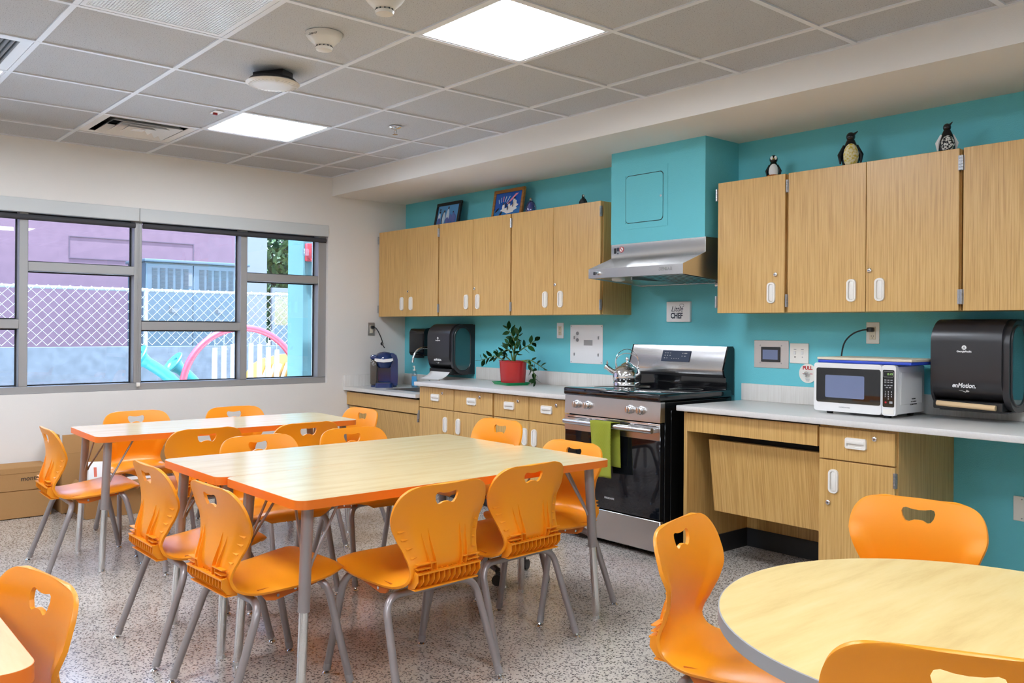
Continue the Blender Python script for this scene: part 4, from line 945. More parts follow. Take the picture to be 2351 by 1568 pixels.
g = G().cyl((0.395, -0.16, 0.905), (0.395, -0.16, 0.93), 0.006, 8); g.cyl((0.395, -0.16, 0.900), (0.395, -0.16, 0.910), 0.015, 14); g.tube([(0.38, -0.165, 0.936), (0.395, -0.16, 0.936), (0.43, -0.185, 0.931)], 0.006, 8); g.done('pump', 'white_plastic', t)

# coffee maker (own axes: front is -y)
t = thing('coffee_maker', 'glossy navy single cup coffee maker in the corner by the window wall', 'coffee maker', (0.222, -0.362, 0.757), R(56), inplace=False)
G().box(-0.115, -0.055, -0.08, 0.11, 0.02, 0.235, 0.015).done('water_tank', 'tank', t)
G().box(-0.117, -0.052, -0.083, 0.112, 0.236, 0.280, 0.018).done('tank_lid', 'navy', t)
g = G().prism(rrect(0.225, 0.19, 0.05, 6, 0.0, 0.03), 0.0, 0.018, 'z'); g.done('base', 'navy', t)
G().prism([(-0.05, 0.0), (0.06, 0.0), (0.068, 0.02), (0.068, 0.21), (-0.052, 0.21)], 0.0, 0.10, 'y').done('rear_column', 'navy', t)
G().prism([(0.060, 0.016), (0.118, 0.016), (0.122, 0.10), (0.119, 0.24), (0.108, 0.275), (0.085, 0.292), (0.060, 0.296)], -0.07, 0.105, 'y').done('side_body', 'navy', t)
G().lathe([(0.09, 0.205), (0.094, 0.23), (0.088, 0.262), (0.07, 0.286), (0.04, 0.302), (0.001, 0.306)], 30, (0.005, 0.0, 0), sy=1.15).done('head', 'navy', t)
G().lathe([(0.045, 0.168), (0.062, 0.185), (0.07, 0.212), (0.06, 0.214)], 24, (0.005, -0.045, 0)).done('brew_nozzle', 'navy', t)
G().prism([(-0.078, 0.232), (-0.060, 0.222), (0.0, 0.216), (0.060, 0.222), (0.080, 0.232), (0.078, 0.250), (0.0, 0.242), (-0.076, 0.250)], -0.122, -0.085, 'y').done('silver_band', 'silver_plate', t)
text('KEURIG', 0.018, 'label_white', t, (0.0, -0.1228, 0.2325), bold=0.0006)
dt = G().prism(rrect(0.15, 0.085, 0.03, 5, 0.005, -0.085), 0.0, 0.038, 'z').done('drip_tray', 'navy', t)
G().box(-0.055, 0.065, -0.118, -0.055, 0.0385, 0.042, 0.001, 1).done('drip_grate', 'steel_dark', dt)

# potted plant on tray
t = thing('plant_tray', 'shallow green plastic tray under the red plant pot', 'tray', (1.79, -0.25, CT), R(-14), inplace=False)
g = G(); o = rrect(0.235, 0.175, 0.02, 3); i_ = rrect(0.27, 0.205, 0.02, 3); j_ = rrect(0.255, 0.19, 0.02, 3); n = len(o)
vs = [(p[0], p[1], 0.0) for p in o] + [(p[0], p[1], 0.02) for p in i_] + [(p[0], p[1], 0.02) for p in j_] + [(p[0] * .96, p[1] * .96, 0.004) for p in o]
g.add(vs, [(a * n + k, a * n + (k + 1) % n, (a + 1) * n + (k + 1) % n, (a + 1) * n + k) for a in range(3) for k in range(n)] + [tuple(range(n)), tuple(range(3 * n, 4 * n))]); g.done('tray', 'green_tray', t)
PX, PY, PZ = 1.805, -0.245, CT + 0.0045
t = thing('potted_plant', 'green trailing leafy houseplant in a glossy red pot', 'plant', (PX, PY, PZ))
G().lathe([(0.100, 0.0), (0.105, 0.004), (0.118, 0.165), (0.124, 0.168), (0.124, 0.172), (0.114, 0.172), (0.112, 0.155)], 40, (PX, PY, PZ), sx=1.02, sy=0.72).done('pot', 'red_pot', t)
G().lathe([(0.112, 0.155), (0.06, 0.162), (0.001, 0.163)], 24, (PX, PY, PZ), sx=1.02, sy=0.72).done('soil', 'soil', t)
def PP(zx, zy, dy): u = 1080 + zx / 9.222; v = 730 + zy / 9.222; return Vector((PX + (u - 1176.5) * 0.00495 - dy * 1.2, PY + dy, 1.030 - (v - 826) * 0.00325))
lg_ = bmesh.new()
prof_ = [(0, 0.001), (0.12, 0.35), (0.3, 0.9), (0.5, 1.0), (0.7, 0.8), (0.88, 0.38), (1.0, 0.02)]
vv = []
for (a, w_) in prof_:
    vv.append([lg_.verts.new((a, s_ * w_ * 0.235, -0.10 * a * a + 0.05 * abs(s_) * w_)) for s_ in (-1, 0, 1)])
for k in range(len(vv) - 1):
    for q in range(2): lg_.faces.new((vv[k][q], vv[k][q + 1], vv[k + 1][q + 1], vv[k + 1][q]))
bmesh.ops.solidify(lg_, geom=lg_.faces[:], thickness=0.012)
leafme = bpy.data.meshes.new('leaf'); lg_.to_mesh(leafme); lg_.free(); leafme.materials.append(M['leaf']); leafme.polygons.foreach_set('use_smooth', [True] * len(leafme.polygons))
rnd = random.Random(11)
STEMS = [([(890, 890), (925, 600), (900, 420), (850, 310), (760, 210)], 0.0, 10, 0.052), ([(900, 890), (940, 560), (985, 400), (1010, 300)], -0.03, 11, 0.046),
         ([(930, 890), (960, 740), (1100, 610), (1230, 530), (1330, 450)], 0.01, 8, 0.052), ([(720, 880), (600, 830), (480, 790), (330, 850), (180, 890)], -0.03, 10, 0.050),
         ([(840, 880), (740, 800), (620, 765), (540, 740)], 0.02, 6, 0.036), ([(1070, 865), (1200, 900), (1290, 1040), (1340, 1170), (1340, 1235)], -0.02, 10, 0.052),
         ([(1100, 865), (1250, 850), (1400, 930), (1500, 990)], 0.03, 7, 0.042), ([(880, 880), (840, 700), (760, 640), (670, 690)], -0.05, 10, 0.046), ([(910, 880), (900, 700), (860, 560), (800, 500)], -0.06, 9, 0.046)]
for pts, dy, nl, ll in STEMS:
    P3 = [PP(p[0], p[1], dy * min(1.0, 0.3 + 0.3 * k)) for k, p in enumerate(pts)]
    P3[0].z = max(P3[0].z, PZ + 0.155)
    sp_ = [Vector(p) for p in spline([tuple(p) for p in P3], 6)]
    st = G().tube(sp_, [0.0055 - 0.0035 * k / len(sp_) for k in range(len(sp_))], 6).done('stem', 'stem', t)
    n = len(sp_)
    for q in range(nl):
        f_ = 0.30 + 0.70 * q / (nl - 1); idx = min(n - 2, int(f_ * (n - 1))); p = sp_[idx]; d = (sp_[idx + 1] - sp_[max(0, idx - 1)]).normalized()
        if q == nl - 1: p = sp_[-1]; x_ = d
        else:
            side = d.cross(Vector((rnd.uniform(-.4, .4), 1, rnd.uniform(-.4, .4)))).normalized() * (1 if q % 2 else -1)
            x_ = (d * 0.75 + side + Vector((0, rnd.uniform(-.5, .3), 0))).normalized()
        zax = x_.cross(Vector((rnd.uniform(-.5, .5), rnd.uniform(-1, 1), rnd.uniform(-.6, .6)))).normalized(); yax = zax.cross(x_).normalized()
        l_ = ll * rnd.uniform(1.1, 1.45)
        lo = bpy.data.objects.new('leaf', leafme); COL.objects.link(lo); lo.parent = st
        mw = Matrix((x_, yax, zax)).transposed().to_4x4(); mw.translation = p - Vector((PX, PY, PZ))
        lo.matrix_local = mw @ Matrix.Scale(l_, 4)

# kettle
KX, KY, KZ = 2.965, -0.285, 0.9145
t = thing('kettle', 'shiny steel whistling kettle on the stove top', 'kettle', (KX, KY, KZ))
G().lathe([(0.084, 0), (0.087, 0.003), (0.087, 0.022), (0.084, 0.026), (0.090, 0.040), (0.0915, 0.060), (0.088, 0.082), (0.078, 0.102), (0.060, 0.120), (0.042, 0.130)], 40, (KX, KY, KZ)).done('body', 'chrome', t)
l = G().lathe([(0.043, 0.129), (0.034, 0.138), (0.018, 0.147), (0.006, 0.152), (0.005, 0.157)], 30, (KX, KY, KZ)).done('lid', 'chrome', t)
G().ball((KX, KY, KZ + 0.168), 0.011, 0.011, 0.014).done('knob', 'chrome', l)
d = Vector((-0.80, -0.60, 0)).normalized(); B = Vector((KX, KY, KZ))
G().tube([B + d * 0.070 + Vector((0, 0, 0.078)), B + d * 0.105 + Vector((0, 0, 0.098)), B + d * 0.130 + Vector((0, 0, 0.116))], [0.021, 0.017, 0.0145], 14).done('spout', 'chrome', t)
w_ = G().tube([B + d * 0.128 + Vector((0, 0, 0.115)), B + d * 0.139 + Vector((0, 0, 0.122))], [0.019, 0.017], 14); w_.tube([B + d * 0.128 + Vector((0, 0, 0.13)), B + d * 0.126 + Vector((0, 0, 0.142)), B + d * 0.127 + Vector((0, 0, 0.158))], [0.006, 0.0065, 0.002], 8); w_.done('whistle', 'chrome', t)
n_ = Vector((-d.y, d.x, 0))
for s_, hh in ((-0.010, 0.205), (0.012, 0.232)):
    pts = []
    for k in range(15):
        a = R(-22 + 224 * k / 14); pts.append(B + d * (-0.073 * math.cos(a)) + n_ * s_ + Vector((0, 0, 0.150 + (hh - 0.150) * max(math.sin(a), -1))))
    pts = [B + d * (-0.058) + n_ * s_ + Vector((0, 0, 0.107))] + pts + [B + d * 0.058 + n_ * s_ + Vector((0, 0, 0.107))]
    G().tube(pts, 0.0026, 6).done('handle', 'chrome', t)
for s_ in (-1, 1): G().box(-0.012, 0.012, -0.014, 0.014, -0.006, 0.008, 0.002, Mx=Matrix.Translation(B + d * (0.058 * s_) + Vector((0, 0, 0.112)))).done('handle_lug', 'chrome', t)

# dish towel over the oven handle
t = thing('dish_towel', 'lime green dish towel hanging over the oven door handle', 'towel', (3.2, -0.753, 0.714))
def tw(u, v, front):
    # u across, v from the bar down
    x = 3.118 + 0.165 * u + (0.016 * v if front else 0.03)
    wv = 0.006 * math.sin(u * 9 + 1.0 + v * 2) * min(1, v * 3 + .2)
    if front: z = 0.736 - 0.322 * v + (0.008 * u * v); y = -0.777 - 0.006 * v + wv
    else: z = 0.736 - 0.258 * v; y = -0.728 + 0.010 * v + wv * 0.5
    return (x - (0.012 * v * (1 - u) * -1 if front else 0), y, z)
def tf(u, v):
    if v < 0.42: return tw(u, 1 - v / 0.42, True)
    if v > 0.58: return tw(u, (v - 0.58) / 0.42, False)
    a = math.pi * (v - 0.42) / 0.16; return (3.118 + 0.165 * u + 0.015 * (1 - math.cos(a)), -0.7525 - 0.0245 * math.cos(a), 0.736 + 0.004 * math.sin(a))
g = G().grid(tf, 22, 50); tt = g.done('cloth', 'towel', t, ang=80); md = tt.modifiers.new('thickness', 'SOLIDIFY'); md.thickness = 0.004

# ================================================================== ON TOP OF THE CABINETS
def lean_frame(x0, x1, h, y0, y1, fm, bg, label, fw_):
    t = thing('picture_frame', label, 'picture frame', ((x0 + x1) / 2, y0, UZ1), 0, inplace=False)
    tilt = math.atan2(y1 - y0, h); t.rotation_euler = (-tilt, 0, 0); w_ = x1 - x0
    g = G()
    for (a, b_, c, d) in ((-w_ / 2, w_ / 2, 0, fw_), (-w_ / 2, w_ / 2, h - fw_, h), (-w_ / 2, -w_ / 2 + fw_, fw_, h - fw_), (w_ / 2 - fw_, w_ / 2, fw_, h - fw_)): g.box(a, b_, -0.010, 0.010, c, d, 0.002, 1)
    g.done('frame', fm, t)
    G().box(-w_ / 2 + fw_, w_ / 2 - fw_, -0.003, 0.002, fw_, h - fw_).done('picture', bg, t)
    return t, w_, h
def art(t, m, polys, y=-0.0036, name='print'):
    g = G()
    for pl in polys: g.prism(pl, y - 0.0006, y, 'y')
    g.done(name, m, t)
def ell(cx, cz, rx, rz, n=12, rot=0): return [(cx + rx * math.cos(2 * math.pi * k / n) * math.cos(rot) - rz * math.sin(2 * math.pi * k / n) * math.sin(rot), cz + rx * math.cos(2 * math.pi * k / n) * math.sin(rot) + rz * math.sin(2 * math.pi * k / n) * math.cos(rot)) for k in range(n)]
M['art_sky'] = mat('art_sky', srgb(86, 152, 206), 0.15); M['art_blue'] = mat('art_blue', srgb(16, 84, 180), 0.15); M['art_sea'] = mat('art_sea', srgb(30, 116, 190), 0.15)
M['art_pale'] = mat('art_pale', srgb(190, 214, 232), 0.3); M['art_grey'] = mat('art_grey', srgb(84, 104, 170), 0.3); M['art_pink'] = mat('art_pink', srgb(222, 140, 166), 0.3); M['art_dark'] = mat('art_dark', srgb(20, 26, 44), 0.3)
t, w_, h = lean_frame(0.604, 0.946, 0.222, -0.115, -0.070, 'frame_black', 'art_sky', 'black framed picture of tall penguins on a blue ground, leaning on the left cabinets', 0.026)
art(t, 'art_dark', [ell(-0.062, 0.078, 0.020, 0.062), ell(-0.050, 0.145, 0.011, 0.011), ell(0.002, 0.172, 0.009, 0.013), ell(-0.110, 0.142, 0.010, 0.010), ell(-0.112, 0.165, 0.009, 0.009), ell(0.075, 0.130, 0.008, 0.009)], name='penguin_backs')
art(t, 'art_pale', [ell(-0.050, 0.080, 0.020, 0.058), ell(0.002, 0.095, 0.022, 0.068), ell(-0.115, 0.088, 0.018, 0.048)], -0.0044, 'penguin_fronts')
for k_, pl_ in enumerate([ell(-0.112, 0.058, 0.022, 0.034), ell(0.002, 0.056, 0.022, 0.034), ell(0.045, 0.070, 0.022, 0.044), ell(0.085, 0.078, 0.020, 0.050), ell(0.110, 0.066, 0.016, 0.04)]): art(t, 'art_grey', [pl_], -0.0052 - 0.0003 * k_, 'penguin_chick')
t, w_, h = lean_frame(1.392, 1.752, 0.238, -0.125, -0.085, 'frame_wood', 'art_blue', 'oak framed picture of penguins on an ice floe under coloured rays', 0.026)
art(t, 'art_sea', [[(-0.154, 0.027), (0.154, 0.027), (0.154, 0.088), (-0.154, 0.080)]], name='sea')
art(t, 'art_pink', [[(-0.012, 0.122), (0.004, 0.118), (0.118, 0.196), (0.085, 0.196)], [(-0.062, 0.140), (-0.054, 0.140), (-0.050, 0.182), (-0.060, 0.182)]], -0.0044, 'pink_rays')
art(t, 'art_pale', [[(-0.105, 0.128), (-0.098, 0.130), (-0.110, 0.165), (-0.116, 0.160)], [(-0.082, 0.136), (-0.076, 0.137), (-0.080, 0.178), (-0.087, 0.176)], [(-0.042, 0.138), (-0.034, 0.138), (-0.018, 0.180), (-0.028, 0.182)], [(-0.020, 0.132), (-0.014, 0.130), (0.022, 0.178), (0.014, 0.181)]], -0.0044, 'pale_rays')
art(t, 'label_white', [[(-0.085, 0.070), (-0.060, 0.082), (-0.02, 0.088), (0.05, 0.104), (0.075, 0.140), (0.100, 0.140), (0.105, 0.112), (0.130, 0.104), (0.100, 0.086), (0.118, 0.074), (0.080, 0.062), (0.07, 0.048), (0.0, 0.042), (-0.03, 0.055)], ell(-0.048, 0.098, 0.014, 0.026), ell(0.018, 0.100, 0.015, 0.028), ell(0.074, 0.128, 0.015, 0.032)], -0.0052, 'ice_floe')
art(t, 'art_dark', [ell(-0.050, 0.122, 0.009, 0.008), ell(-0.020, 0.112, 0.007, 0.020), ell(0.020, 0.126, 0.014, 0.008, rot=0.4), ell(0.075, 0.158, 0.010, 0.007), ell(0.004, 0.085, 0.006, 0.020), ell(0.062, 0.110, 0.005, 0.022), ell(-0.120, 0.078, 0.026, 0.008, rot=0.7), ell(-0.075, 0.044, 0.030, 0.009, rot=0.8)], -0.006, 'penguins')
def penguin(name, label, x, y, h, bm_, belly, head_tilt=0, base=None, eyes=False, wing_m=None, beak_m='base_black', sy=0.85, hk=1.0, dv=(0.55, -0.83), bk=1.0):
    t = thing(name, label, 'figurine', (x, y, UZ1), 0, None); z = UZ1; s = h / 0.2
    c = (x, y, z)
    G().lathe([(0.030 * s, 0.0), (0.040 * s, 0.012 * s), (0.046 * s, 0.05 * s), (0.043 * s, 0.09 * s), (0.032 * s, 0.125 * s), (0.022 * s, 0.148 * s), (0.016 * s, 0.16 * s)], 24, c, sy=sy).done('body', bm_, t)
    dv = Vector((dv[0], dv[1], 0)).normalized()
    b = G().ball((0, 0, 0), 0.038 * s, 0.024 * s, 0.066 * s * bk, Mx=Matrix.Translation((x + dv.x * 0.025 * s, y + dv.y * 0.025 * s, z + 0.066 * s)) @ Matrix.Rotation(math.atan2(dv.y, dv.x) + math.pi / 2, 4, 'Z')).done('belly', belly, t)
    hd = G().ball((x, y, z + 0.170 * s), 0.023 * s * hk, 0.022 * s * hk, 0.024 * s * hk).done('head', 'black_gloss', t)
    bd_ = (((Vector((0.75, 0.55, 0)) if head_tilt > 0.5 else dv)) + Vector((0, 0, head_tilt))).normalized()
    G().tube([Vector((x, y, z + 0.170 * s)) + bd_ * 0.017 * s * hk, Vector((x, y, z + 0.170 * s)) + bd_ * 0.044 * s * hk], [0.008 * s, 0.002 * s], 8).done('beak', beak_m, hd)
    sv = Vector((-dv.y, dv.x, 0))
    for q in (-1, 1):
        p0 = Vector((x, y, z + 0.125 * s)) + sv * q * 0.030 * s; p1 = Vector((x, y, z + 0.075 * s)) + sv * q * 0.052 * s; p2 = Vector((x, y, z + 0.030 * s)) + sv * q * 0.050 * s
        G().tube([p0, p1, p2], [0.008 * s, 0.013 * s, 0.004 * s], 8).done('wing', wing_m or bm_, t)
        G().ball((x + dv.x * 0.03 * s + sv.x * q * 0.018 * s, y + dv.y * 0.03 * s + sv.y * q * 0.018 * s, z + 0.006 * s), 0.016 * s, 0.016 * s, 0.006 * s, 10, 6).done('foot', base or 'base_black', t)
        if eyes: G().ball(tuple(Vector((x, y, z + 0.178 * s)) + dv * 0.0185 * s * hk + sv * q * 0.010 * s * hk), 0.0085 * s * hk, 0.0085 * s * hk, 0.011 * s * hk, 10, 6).done('eye', 'label_white', hd)
    if base: G().lathe([(0.036 * s, 0.0), (0.043 * s, 0.01 * s), (0.0475 * s, 0.04 * s), (0.046 * s, 0.042 * s)], 24, c, sy=sy).done('lower_body', base, t)
    return t
M['amber'] = mat('amber_glaze', srgb(176, 96, 20), 0.2); M['beak_yellow'] = mat('beak_yellow', srgb(200, 170, 30), 0.3); M['breast'] = noisy('breast_yellow', srgb(236, 226, 190), srgb(214, 190, 70), 90, 0.4, 0.45, 0.6)
M['pattern'] = noisy('bw_pattern', srgb(24, 26, 30), srgb(232, 232, 226), 120, 0.3, 0.48, 0.52)
penguin('penguin_figurine', 'small round penguin figurine with white eyes and amber base on the single door cabinet', 3.935, -0.16, 0.138, 'black_gloss', 'label_white', 0, 'amber', True, None, 'beak_yellow', 1.0, 1.45)
penguin('penguin_figurine', 'tall penguin figurine with a yellow streaked breast and raised beak on the right cabinets', 4.392, -0.16, 0.200, 'black_gloss', 'breast', 0.75)
t = penguin('penguin_figurine', 'white winged penguin figurine with a black patterned belly, rightmost on the cabinets', 4.880, -0.16, 0.160, 'black_gloss', 'pattern', 1.0, None, False, 'label_white', bk=0.8)
G().box(4.835, 4.925, -0.205, -0.115, UZ1, UZ1 + 0.006, 0.002, 1).done('plinth', 'label_white', t)
t = penguin('penguin_figurine', 'small black penguin figurine near the right end of the left cabinets', 2.437, -0.16, 0.092, 'black', 'black', 0)
G().ball((2.451, -0.171, UZ1 + 0.077), 0.006, 0.006, 0.007, 8, 6).done('cheek', 'label_white', t)
t = thing('glass_penguin', 'blue glass penguin figurine right of the oak framed picture', 'figurine', (1.895, -0.16, UZ1))
G().lathe([(0.034, 0), (0.042, 0.012), (0.040, 0.05), (0.028, 0.085), (0.014, 0.10)], 22, (1.895, -0.16, UZ1)).done('body', 'blue_glass', t)
G().lathe([(0.024, 0.004), (0.030, 0.02), (0.026, 0.06), (0.012, 0.09), (0.001, 0.092)], 18, (1.895, -0.16, UZ1)).done('core', 'art_blue', t)
hd = G().ball((1.895, -0.16, UZ1 + 0.112), 0.016, 0.016, 0.017).done('head', 'clear_bottle', t)
G().tube([(1.905, -0.17, UZ1 + 0.114), (1.918, -0.185, UZ1 + 0.116)], [0.006, 0.002], 6).done('beak', 'frame_wood', hd)
for q in (-1, 1): G().tube([(1.895 + q * 0.022, -0.155, UZ1 + 0.09), (1.895 + q * 0.046, -0.155, UZ1 + 0.05), (1.895 + q * 0.05, -0.155, UZ1 + 0.02)], [0.006, 0.009, 0.003], 8).done('wing', 'clear_bottle', t)

# ================================================================== BOXES BY THE WINDOW WALL
def carton_face_text(t, s_, x, y, z, size, m='ink', shear=0.2): return text(s_, size, m, t, (x, y, z), (R(90 + 2), R(-3), R(90)), shear=shear)
t = thing('cardboard_box', 'long closed cardboard box with the words monte Vista at the left edge', 'box', (0.155, -3.55, 0))
G().box(0.045, 0.262, -4.10, -2.985, 0.004, 0.182, 0.003, 1).done('lower_half', 'card', t)
G().box(0.045, 0.264, -4.10, -2.983, 0.184, 0.322, 0.003, 1).done('lid', 'card', t)
G().box(0.018, 0.258, -4.08, -3.0, 0.3225, 0.336, 0.002, 1).done('top_flap', 'card', t)
G().box(0.258, 0.266, -4.08, -3.0, 0.296, 0.334, 0.002, 1).done('tuck_flap', 'card', t)
text('monte Vista', 0.044, 'ink', t, (0.2652, -3.070, 0.262), (R(90), R(-2), R(90)), shear=0.15, name='handwriting', xs=0.95)
t = thing('cardboard_box', 'tall open cardboard box with raised flap behind the far table', 'box', (0.16, -2.5, 0))
g = G(); g.box(0.275, 0.281, -2.925, -2.10, 0.003, 0.405); g.box(0.030, 0.036, -2.925, -2.10, 0.003, 0.405); g.box(0.036, 0.275, -2.925, -2.919, 0.003, 0.405); g.box(0.036, 0.275, -2.106, -2.10, 0.003, 0.405); g.box(0.036, 0.275, -2.919, -2.106, 0.003, 0.008); g.done('carton', 'card', t)
G().box(-0.003, 0.003, -0.41, 0.41, 0.0, 0.125, Mx=Matrix.Translation((0.278, -2.512, 0.406)) @ Matrix.Rotation(R(-6), 4, 'Y')).done('flap', 'card', t)
G().box(-0.12, 0.12, -0.003, 0.003, 0.0, 0.13, Mx=Matrix.Translation((0.155, -2.922, 0.406)) @ Matrix.Rotation(R(10), 4, 'X')).done('flap', 'card', t)
t = thing('cardboard_box', 'small open cardboard box holding a white parcel, in front of the tall box', 'box', (0.44, -2.6, 0))
g = G(); bx0, bx1, by0, by1, bh = 0.315, 0.570, -2.850, -2.360, 0.232
g.box(bx1 - 0.005, bx1, by0, by1, 0.002, bh); g.box(bx0, bx0 + 0.005, by0, by1, 0.002, bh); g.box(bx0 + 0.005, bx1 - 0.005, by0, by0 + 0.005, 0.002, bh); g.box(bx0 + 0.005, bx1 - 0.005, by1 - 0.005, by1, 0.002, bh); g.box(bx0 + .005, bx1 - .005, by0 + .005, by1 - .005, 0.002, 0.008); g.done('carton', 'card', t)
G().box(-0.115, 0.115, -0.003, 0.003, -0.15, 0.0, Mx=Matrix.Translation((0.445, by0 - 0.004, bh)) @ Matrix.Rotation(R(-38), 4, 'X')).done('flap', 'card', t)
G().box(-0.003, 0.003, -0.21, 0.21, -0.05, 0.0, Mx=Matrix.Translation((bx1 + 0.004, -2.6, bh)) @ Matrix.Rotation(R(-20), 4, 'Y')).done('flap', 'card', t)
t = thing('parcel', 'white parcel with a printed shipping label leaning in the small open box', 'parcel', (0.50, -2.62, 0.2), 0, None, False)
t.rotation_euler = (R(-3), R(-22), 0)
G().box(-0.03, 0.03, -0.20, 0.22, -0.06, 0.155, 0.004).done('wrapping', 'paper', t)
G().box(0.0302, 0.031, -0.168, -0.150, 0.05, 0.115).done('orange_sticker', 'label_red', t)
lb = G().box(0.0302, 0.0312, -0.10, 0.20, 0.01, 0.12).done('shipping_label', 'label_white', t)
g = G()
for k in range(9): g.box(0.0313, 0.0316, -0.085 + 0.026 * k, -0.081 + 0.026 * k, 0.05 + 0.01 * (k % 3), 0.10)
g.box(0.0313, 0.0316, -0.04, -0.015, 0.02, 0.043); g.done('label_print', 'grey_ink', lb)
# ================================================================== SCHOOL CHAIRS (front is +x, origin on the floor)
PROF = [  # x, z, half width, edge offset (down on the seat, forward on the back)
    (0.234, 0.388, 0.120, 0.000), (0.240, 0.404, 0.148, 0.004), (0.232, 0.420, 0.174, 0.010), (0.205, 0.431, 0.196, 0.020), (0.160, 0.431, 0.207, 0.030), (0.100, 0.424, 0.207, 0.032), (0.040, 0.415, 0.202, 0.028),
    (-0.020, 0.408, 0.194, 0.024), (-0.075, 0.404, 0.183, 0.024), (-0.120, 0.405, 0.170, 0.022), (-0.158, 0.416, 0.158, 0.018), (-0.180, 0.440, 0.150, 0.018), (-0.186, 0.472, 0.151, 0.020), (-0.181, 0.508, 0.161, 0.024),
    (-0.174, 0.545, 0.178, 0.029), (-0.170, 0.585, 0.194, 0.032), (-0.170, 0.622, 0.206, 0.030), (-0.174, 0.655, 0.205, 0.025), (-0.180, 0.684, 0.197, 0.019), (-0.186, 0.706, 0.183, 0.014), (-0.190, 0.720, 0.165, 0.010), (-0.1935, 0.729, 0.140, 0.008), (-0.195, 0.7335, 0.105, 0.006)]
RP = spline(PROF, 3); NR = len(RP)
def shell(u, s, off=0.0):
    # u in 0..1 along the profile, s in -1..1 across; returns the point, off = distance to the rear/underside
    f = max(0, min(NR - 1.0001, u * (NR - 1))); i = int(f); k = f - i; a, b_ = RP[i], RP[min(i + 1, NR - 1)]
    x, z, w_, c = [p * (1 - k) + q * k for p, q in zip(a, b_)]
    a2, b2_ = RP[max(0, i - 1)], RP[min(NR - 1, i + 2)]
    d = Vector((b2_[0] - a2[0], 0, b2_[1] - a2[1])).normalized(); nrm = Vector((-d.z, 0, d.x))   # rear / under side is -nrm for the seat
    if True: nrm = Vector((d.z, 0, -d.x))       # front/top side
    up_seat = max(0.0, min(1.0, (0.62 - u) / 0.16)); e = abs(s)
    p = Vector((x, s * w_, z))
    # seat edge rolls down, back edges curl forward
    fwd = (1 - up_seat) * c * (e ** 2.2); dn = up_seat * c * (e ** 4)
    p.x += fwd; p.z -= dn
    if u > 0.5:   # scooped pads along both sides of the lower back
        zz = p.z; kk = max(0.0, min(1.0, (zz - 0.44) / 0.05)) * max(0.0, min(1.0, (0.635 - zz) / 0.05)); q_ = max(0.0, min(1.0, (e - 0.70) / 0.14)); p.x += 0.011 * kk * q_ * q_ * (3 - 2 * q_)
    if u < 0.32: p.z += 0.006 * (1 - abs(u - 0.14) / 0.18 if abs(u - 0.14) < 0.18 else 0) * math.cos(s * 3.0) * -1 * (0.5)
    return p - nrm * off * (-1 if False else 1)
def frontnorm(u):
    i = int(max(1, min(NR - 2, u * (NR - 1)))); d = Vector((RP[i + 1][0] - RP[i - 1][0], 0, RP[i + 1][1] - RP[i - 1][1])).normalized(); return Vector((d.z, 0, -d.x))
def make_shell(parent):
    NS = 30
    g = G().grid(lambda a, b_: shell(a, -1 + 2 * b_), NR - 1, NS)
    bmesh.ops.recalc_face_normals(g.bm, faces=g.bm.faces)
    me = bpy.data.meshes.new('shell_raw'); g.bm.to_mesh(me); g.bm.free()
    o1 = bpy.data.objects.new('shell_raw', me); COL.objects.link(o1)
    sd = o1.modifiers.new('s', 'SOLIDIFY'); sd.thickness = 0.010; sd.offset = 0
    bv = o1.modifiers.new('b', 'BEVEL'); bv.width = 0.003; bv.segments = 2; bv.limit_method = 'ANGLE'; bv.angle_limit = R(50)
    # hand hole: flat top dipping in the middle, two lobes below
    top = [(-0.051, 0.008), (-0.047, 0.018), (-0.038, 0.021), (-0.020, 0.017), (0, 0.0155), (0.020, 0.017), (0.038, 0.021), (0.047, 0.018), (0.051, 0.008)]
    bot = [(0.047, -0.008), (0.038, -0.021), (0.028, -0.0235), (0.014, -0.017), (0, -0.0155), (-0.014, -0.017), (-0.028, -0.0235), (-0.038, -0.021), (-0.047, -0.008)]
    cut = G().prism([(p[0], p[1] + 0.683) for p in top + bot], -0.26, -0.10, 'x'); bmesh.ops.recalc_face_normals(cut.bm, faces=cut.bm.faces)
    mc = bpy.data.meshes.new('cut'); cut.bm.to_mesh(mc); cut.bm.free(); oc = bpy.data.objects.new('cut', mc); COL.objects.link(oc)
    bo = o1.modifiers.new('h', 'BOOLEAN'); bo.object = oc; bo.operation = 'DIFFERENCE'; bo.solver = 'EXACT'
    dg = bpy.context.evaluated_depsgraph_get(); dg.update()
    mn = bpy.data.meshes.new_from_object(o1.evaluated_get(dg)); mn.name = 'seat_shell'
    bpy.data.objects.remove(o1); bpy.data.objects.remove(oc)
    mn.materials.clear(); mn.materials.append(M['orange']); mn.polygons.foreach_set('use_smooth', [True] * len(mn.polygons)); mn.set_sharp_from_angle(angle=R(40))
    o = bpy.data.objects.new('seat_shell', mn); COL.objects.link(o); o.parent = parent; return o
